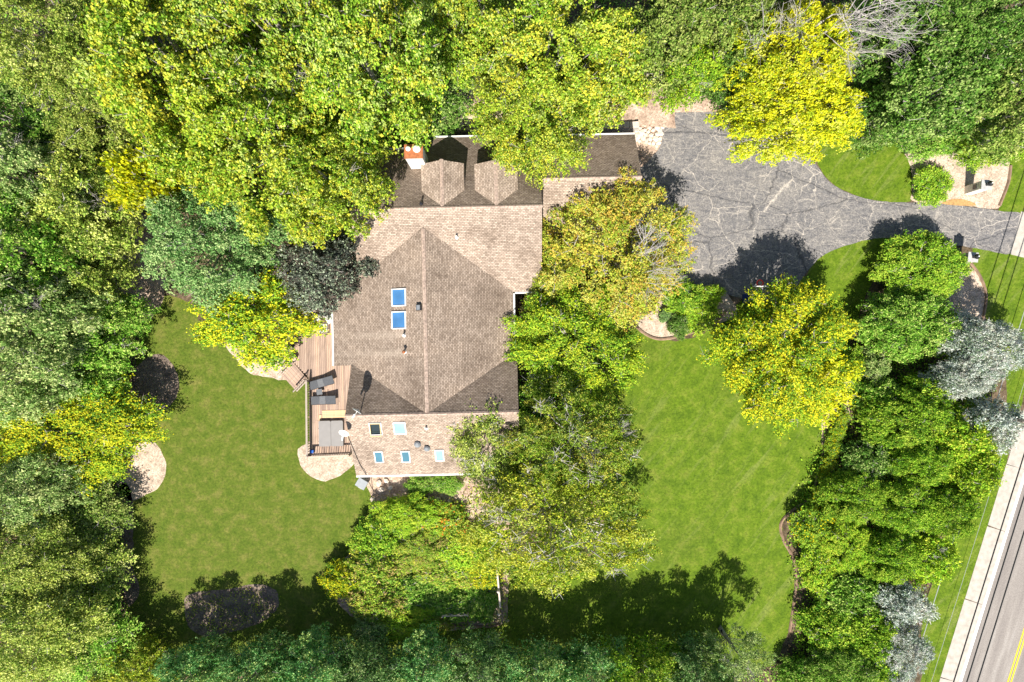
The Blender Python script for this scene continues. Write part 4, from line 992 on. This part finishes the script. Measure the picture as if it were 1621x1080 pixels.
T(128, 895, 75, 70, 3.8, 'olive', 'feather', 'yellow-tipped cedar at the lawn edge in the lower left', group=G1)
T(45, 1000, 110, 85, 8, 'olive', 'feather', 'feathery olive cedar in the lower left corner', group=G1)
T(138, 1010, 75, 70, 4.4, 'mid', 'feather', 'green cedar at the bottom edge beside the orange seedlings', group=G1)
# --- top middle and right
T(760, 15, 62, 55, 10, 'limeg', 'fine', 'light green tree at the top edge behind the yellow maple')
T(690, 60, 65, 75, 11, 'limeg', 'fine', 'light green tree between the two maple groups at the top')
T(695, 160, 55, 60, 6, 'dark', 'dense', 'dark green dense tree above the retaining wall')
T(640, 205, 40, 35, 3.5, 'mid', 'dense', 'low green shrub tree above the chimney', base=.1)
T(865, 95, 120, 100, 15, 'lime', 'spray', 'tall yellow maple rooted above the garage, at the top edge', bare=1, dens=.95)
T(838, 180, 98, 88, 13, 'lime', 'spray', 'yellow maple whose branches hang over the garage roof', bare=2, dens=.9)
T(950, 120, 72, 78, 12, 'lime', 'spray', 'yellow-green maple beside the rock pile', dens=.85)
T(1055, 60, 75, 75, 11, 'cedar', 'dense', 'dark olive tree at the top edge above the rocks')
T(1150, 50, 70, 65, 11, 'cedar', 'dense', 'dark olive tree at the top edge left of the yellow tree')
T(1165, 120, 50, 60, 8, 'dark', 'dense', 'dark green tree in the gap left of the bright yellow tree')
T(1088, 112, 50, 50, 9, 'bright', 'maple', 'loose bright green tree with pale bare limbs by the driveway', bare=2, sparse=.1)
T(1250, 95, 95, 85, 12, 'yellow', 'maple', 'vivid yellow tree at the top edge right of centre', bareat=((1235, 60, 1205, 45), (1250, 70, 1260, 40)), dens=1.0, sparse=.12)
T(1255, 180, 108, 70, 10, 'yellow', 'maple', 'vivid yellow tree overhanging the top of the driveway', bareat=((1290, 105, 1365, 80), (1270, 90, 1330, 70), (1270, 130, 1285, 105)), sparse=.12)
T(1350, 60, 50, 50, 7, 'mid', 'fine', 'green tree under the bare grey crown', sparse=.3)
T(1430, 60, 90, 80, 13, 'dark', 'dense', 'dark green maple at the top edge beside the bare crown', group='dark maples in the upper right')
T(1555, 55, 100, 85, 14, 'dark', 'dense', 'dark green maple in the upper right corner', group='dark maples in the upper right')
T(1470, 150, 95, 75, 11, 'dark', 'dense', 'dark green maple above the round bush', group='dark maples in the upper right')
T(1585, 165, 80, 80, 11, 'cedar', 'dense', 'olive-dark maple at the right edge', group='dark maples in the upper right')
T(1390, 190, 62, 48, 6, 'dark', 'dense', 'dark low tree over the small island lawn', base=.12)
T(1565, 225, 55, 40, 4, 'hedge', 'dense', 'brighter green shrub tree above the white pillar', base=.1)
T(1480, 215, 60, 30, 3, 'mid', 'dense', 'green shrub fringe above the mulch with the round bush', base=.08)
# bare crown behind the yellow tree
bt_ = empty('bare_tree', P(1235, 60)); tag(bt_, 'leafless grey tree reaching across the top behind the yellow tree', 'tree')
MB().tube([(0, 0, 0), (.2, .1, 5), P(1262, 62, 9) - P(1235, 60), P(1300, 35, 11) - P(1235, 60)], [.24, .18, .13, .07], 8).build('trunk', DEADWOOD, bt_)
rb = random.Random(8)
bb = Vector(bt_.location)
for (ua, va, za), (ub, vb, zb) in (((1262, 62, 9), (1370, 22, 14)), ((1290, 40, 10), (1395, 8, 14.5)), ((1280, 60, 9.5), (1380, 45, 13.5))):
    fan(P(ua, va, za) - bb, P(ub, vb, zb) - bb, rb, bt_, 2.2, 3, DEADWOOD, 'bare_limb', 8)
# --- around the house front
T(968, 400, 122, 112, 7.5, 'orange', 'fine', 'orange-tinged tree with bare pale branches between garage and driveway', bareat=((985, 425, 1035, 392), (990, 432, 1045, 425), (995, 440, 1040, 450), (1000, 400, 1025, 372)), dens=1.05)
T(875, 440, 40, 55, 5.5, 'gold', 'fine', 'green-gold small tree against the main roof corner')
T(910, 480, 55, 40, 5, 'dark', 'fine', 'dark shaded tree under the orange tree')
T(912, 545, 102, 88, 7, 'fresh', 'spray', 'yellow-green maple against the east side of the house', dens=1.05)
T(905, 690, 110, 85, 9.5, 'locust', 'twig', 'olive green locust with white twigs, upper of the pair', bare=2)
T(880, 830, 135, 105, 10, 'gold', 'twig', 'golden-olive locust with white twigs, lower and larger of the pair', bare=2)
T(768, 690, 66, 72, 7, 'olive', 'twig', 'dark olive tree over the corner of the south wing')
T(845, 640, 40, 45, 6, 'mid', 'fine', 'dark green tree in the shade south of the yellow-green maple')
T(1240, 562, 108, 102, 7.6, 'ygreen', 'spray', 'yellow maple between the two lawns below the hoop', dens=1.05, seed=77)
T(1265, 600, 85, 62, 6, 'yellow', 'spray', 'yellow lower crown of the maple beside the hedge corner')
# --- bottom edge: tall trees just outside, their tops and shadows reach in
for i, (u, r_, h, pl, lb) in enumerate(((215, 62, 6, 'gold', 'brownish tree at the bottom left beside the cedar'), (300, 58, 9, 'teal', 'blue-green tree at the bottom edge below the oval bed'), (400, 60, 9, 'teal', 'blue-green tree at the bottom edge right of the oval bed'), (490, 62, 9.5, 'teal', 'blue-green tree at the bottom edge, below the left end of the garden'),
        (580, 58, 8.5, 'blue', 'green tree at the bottom edge below the garden tips'), (670, 62, 9, 'teal', 'blue-green tree at the bottom edge below the white fence'), (765, 60, 9, 'blue', 'green tree at the bottom edge below the fence corner'), (850, 60, 9.5, 'teal', 'blue-green tree at the bottom edge below the lower locust'),
        (940, 60, 9.5, 'teal', 'blue-green tree at the bottom edge right of the lower locust'), (1020, 62, 10, 'hedge', 'light green tree at the bottom edge below the big lawn'), (1105, 60, 10, 'blue', 'green tree at the bottom edge, lower right of the lawn'))):
    T(u, 1062 + (i * 37 % 13), r_ * 1.05, r_ * .85, h * (.72 if i < 5 else .66), pl, 'fine', lb, group='trees along the bottom edge', base=.05)
T(1165, 1030, 48, 40, 6.5, 'sage', 'fine', 'thin pale young tree with visible stems near the bottom edge', bare=3, sparse=.55)
# --- hedge on the right
S_ = lambda *a, **k: tree('shrub', *a, **{**dict(cat='shrub', base=.06, zf=.45), **k})
HG = 'shrubs of the tall hedge on the right'
S_(1452, 425, 68, 50, 3.3, 'hedge', 'ball', 'large green shrub spilling onto the driveway near the pillar', group=HG, base=.2)
S_(1432, 515, 75, 50, 4.5, 'mid', 'ball', 'large rounded grey-green shrub in the middle of the hedge top', group=HG)
S_(1498, 533, 26, 30, 3, 'hedge', 'ball', 'bright shrub beside the silver tree', group=HG)
S_(1382, 580, 24, 26, 2.6, 'sage', 'shrub', 'pale sage shrub between yellow maple and hedge', group=HG)
S_(1342, 585, 22, 36, 2.4, 'hedge', 'shrub', 'narrow green shrub right of the yellow maple', group=HG)
S_(1430, 660, 68, 44, 4.6, 'hedge', 'ball', 'big round light green shrub below the silver tree', group=HG)
S_(1460, 622, 44, 29, 4, 'hedge', 'ball', 'green shrub touching the silver tree from below', group=HG)
S_(1385, 625, 34, 26, 3, 'mid', 'ball', 'dark shrub in the gap of the hedge by the bare soil', group=HG)
S_(1515, 685, 40, 40, 4.4, 'bright', 'ball', 'bright green shrub nearest the sparse silver tree', group=HG)
S_(1530, 745, 38, 38, 4.2, 'bright', 'ball', 'light green shrub bulging toward the roadside grass', group=HG)
S_(1450, 730, 50, 34, 4.2, 'hedge', 'ball', 'green shrub in the middle of the hedge', group=HG)
S_(1375, 725, 40, 34, 2.6, 'dark', 'ball', 'dark low shrub behind the yellow flowers', group=HG)
S_(1350, 785, 50, 40, 3.4, 'hedge', 'ball', 'green shrub at the lawn side below the yellow flowers', group=HG)
S_(1425, 800, 50, 41, 4, 'hedge', 'ball', 'green shrub in the lower middle of the hedge', group=HG)
S_(1495, 810, 44, 38, 4, 'hedge', 'ball', 'green shrub by the roadside grass, mid hedge', group=HG)
S_(1290, 830, 38, 38, 2.2, 'daisy', 'shrub', 'yellow-flowered shrub in the bulge of the lawn edging', group=HG)
S_(1335, 860, 42, 40, 2.8, 'bright', 'ball', 'bright green shrub beside the bulge of the edging', group=HG)
S_(1405, 880, 48, 38, 3.8, 'hedge', 'ball', 'green shrub above the lower silver tree', group=HG)
S_(1465, 880, 40, 34, 3.6, 'bright', 'ball', 'bright shrub around the small silver dead top', group=HG, bare=2)
S_(1295, 905, 29, 40, 2.2, 'bright', 'shrub', 'small bright shrub right along the edging', group=HG)
S_(1345, 940, 42, 34, 3, 'mid', 'ball', 'dark green shrub left of the lower silver tree', group=HG)
S_(1375, 1000, 42, 36, 3.6, 'hedge', 'ball', 'green shrub lower left of the silver tree', group=HG)
S_(1310, 990, 40, 34, 2.8, 'hedge', 'ball', 'green shrub at the lower end of the edging', group=HG)
S_(1330, 1055, 52, 36, 3.6, 'mid', 'ball', 'green shrub at the bottom edge beside dry stems', group=HG)
S_(1395, 1060, 34, 34, 3.2, 'hedge', 'ball', 'green shrub at the bottom edge next to silver leaves', group=HG)
S_(1265, 1065, 34, 26, 2.4, 'mid', 'shrub', 'low shrub at the bottom edge, lower right lawn corner', group=HG)
T(1560, 548, 66, 46, 6, 'silver', 'twig', 'silver-leaved tree at the roadside, largest of the silver ones', group='silver trees', bare=1)
T(1520, 600, 58, 34, 5, 'silver', 'twig', 'silver-leaved tree just left below the largest silver one', group='silver trees')
T(1570, 668, 42, 34, 5, 'silver', 'twig', 'sparse silver tree reaching over the road shoulder', group='silver trees', bare=2, sparse=.4)
T(1428, 955, 38, 34, 4, 'silver', 'twig', 'silver tree in the lower part of the hedge', group='silver trees', bare=1, sparse=.15)
T(1430, 1030, 42, 46, 4, 'silver', 'twig', 'silver tree at the bottom of the hedge', group='silver trees', bare=1)
# --- beds
S_(1475, 294, 28, 27, 1.5, 'hedge', 'ball', 'round clipped green bush in the mulch by the driveway', base=.02, dens=1.7)
S_(1080, 470, 32, 26, 2, 'hedge', 'shrub', 'dark green shrub in the bed left of the hoop'); S_(1118, 470, 26, 18, 1.7, 'bright', 'shrub', 'bright green shrub in the bed at the driveway corner')
S_(1105, 500, 34, 26, 1.0, 'bright', 'shrub', 'light green low groundcover shrub inside the curved edging', dens=1.3); S_(1074, 516, 17, 18, 1.2, 'dark', 'shrub', 'small round dark bush beside the sandy patch')
S_(1052, 500, 10, 10, .8, 'blue', 'shrub', 'tiny blue-green plant at the top of the sandy patch'); S_(1147, 540, 18, 16, 1.0, 'mid', 'shrub', 'small dark bush at the left foot of the yellow maple')
S_(665, 768, 22, 16, 1.0, 'mid', 'shrub', 'green bush against the south wing wall, left one'); S_(708, 766, 24, 15, 1.0, 'mid', 'shrub', 'green bush against the south wing wall, right one')
GG = 'plants of the flower garden'
for (u, v, a, b, h, pl, lb) in ((640, 815, 52, 34, 2.2, 'bright', 'green shrub at the top left of the flower garden'), (700, 825, 44, 30, 1.4, 'lily', 'orange-flowered plants beside the locust'), (600, 850, 40, 36, 2.2, 'hedge', 'green shrub bordering the left lawn'), (590, 900, 46, 34, 2.4, 'garden', 'yellow and rust shrub at the lawn corner of the garden'),
        (545, 915, 34, 28, 2.2, 'ygreen', 'yellow-green shrub at the left tip of the garden'), (660, 870, 48, 34, 1.8, 'garden', 'mixed rust and green plants in the middle of the garden'), (740, 875, 46, 34, 1.6, 'bright', 'bright green plants under the lower locust'), (700, 905, 44, 28, 1.5, 'garden', 'dry mixed plants in the lower middle of the garden'),
        (600, 950, 46, 34, 2.4, 'garden', 'yellowing shrub at the lower left of the garden'), (650, 935, 42, 28, 1.6, 'mid', 'dark plants in the shade of the garden'), (755, 905, 36, 26, 1.3, 'ygreen', 'fern-like yellow-green plants beside the fence'), (640, 985, 56, 26, 1.8, 'bright', 'bright lime shrub along the bottom of the garden'),
        (590, 990, 30, 26, 2.2, 'sage', 'pale sage shrub at the bottom left of the garden'), (705, 955, 42, 26, 1.2, 'mid', 'low dark plants above the white lattice'), (762, 950, 26, 34, 1.0, 'mid', 'low dark groundcover inside the fence corner'), (690, 985, 26, 16, 1.3, 'garden', 'yellow flowering plant left of the white lattice')):
    S_(u, v, a, b, h, pl, 'shrub', lb, group=GG, dens=.85)
YF = 'yellow flowers along the hedge foot'
for k, (u, v, r_) in enumerate(((1322, 655, 13), (1318, 678, 14), (1312, 702, 15), (1306, 728, 14), (1300, 752, 13), (1293, 775, 13))):
    S_(u + 6, v + 6, r_, r_, 1.2, 'daisy', 'shrub', ('topmost', 'second highest', 'third from the top', 'third from the bottom', 'second lowest', 'lowest')[k] + ' clump of the yellow flowers between lawn edging and hedge', cat='flowers', group=YF)
# ground plants nobody could count: undergrowth in the wood and in the hedge
def cover(name, poly, n, hmax, pal, label, seed, leaf=.2):
    global LEAVES
    rng = np.random.default_rng(seed); us = [a for a, _ in poly]; vsx = [b for _, b in poly]; C = []
    while len(C) < n:
        u, v = rng.uniform(min(us), max(us)), rng.uniform(min(vsx), max(vsx))
        if inside(u, v, poly): C.append(P(u, v))
    C = np.repeat(np.array(C), 22, 0); hh = np.repeat(rng.uniform(.15, 1, n), 22) * hmax
    C = C + rng.normal(size=C.shape) * np.array([.3, .3, 0]); C[:, 2] = .03 + hh * rng.random(len(C))
    Nn = rng.normal(size=C.shape) * .6 + np.array([0, 0, .8]); Nn /= np.linalg.norm(Nn, axis=1, keepdims=True)
    ln = leaf * rng.uniform(.6, 1.2, len(C)); LEAVES += len(C)
    o = bpy.data.objects.new(name, leaf_mesh(name, C, Nn, ln, ln * .6, rng.random(len(C)), rng.random(len(C)), rng, LEAFM[pal])); COL.objects.link(o); tag(o, label, 'undergrowth', kind='stuff')
cover('undergrowth', [(-20, -20), (230, -20), (250, 300), (190, 330), (180, 480), (210, 520), (200, 780), (185, 1000), (230, 1080), (-20, 1090)], 1900, .9, 'mid', 'leafy undergrowth below the trees of the left wood', 1)
cover('undergrowth', [(230, -20), (1640, -20), (1640, 190), (1440, 190), (1170, 150), (1000, 130), (690, 140), (640, 200), (560, 240), (300, 300)], 1600, .8, 'mid', 'leafy undergrowth below the trees along the top', 2)
cover('undergrowth', [(1265, 790), (1310, 660), (1400, 560), (1500, 480), (1580, 560), (1570, 640), (1520, 720), (1480, 850), (1440, 1000), (1420, 1090), (1250, 1090), (1265, 960), (1245, 830)], 1100, .8, 'hedge', 'low plants filling the gaps in the hedge', 3)
cover('undergrowth', [(590, 790), (760, 770), (815, 900), (800, 985), (600, 1000), (530, 930), (560, 870)], 420, .6, 'garden', 'low mixed plants filling the flower garden', 4, .17)
cover('undergrowth', [(200, 1055), (1250, 1060), (1250, 1110), (200, 1110)], 500, .7, 'mid', 'low plants under the trees at the bottom edge', 5)
cover('groundcover', [(820, 640), (1000, 620), (1005, 820), (930, 900), (830, 900), (800, 760)], 260, .35, 'dark', 'shaded groundcover below the locusts', 6)
cover('fallen_leaf', [(300, 945), (400, 930), (436, 940), (430, 975), (340, 1000), (300, 985)], 60, .25, 'gold', 'sparse seedlings in the shaded oval bed', 7, .12)
print('leaves', LEAVES)
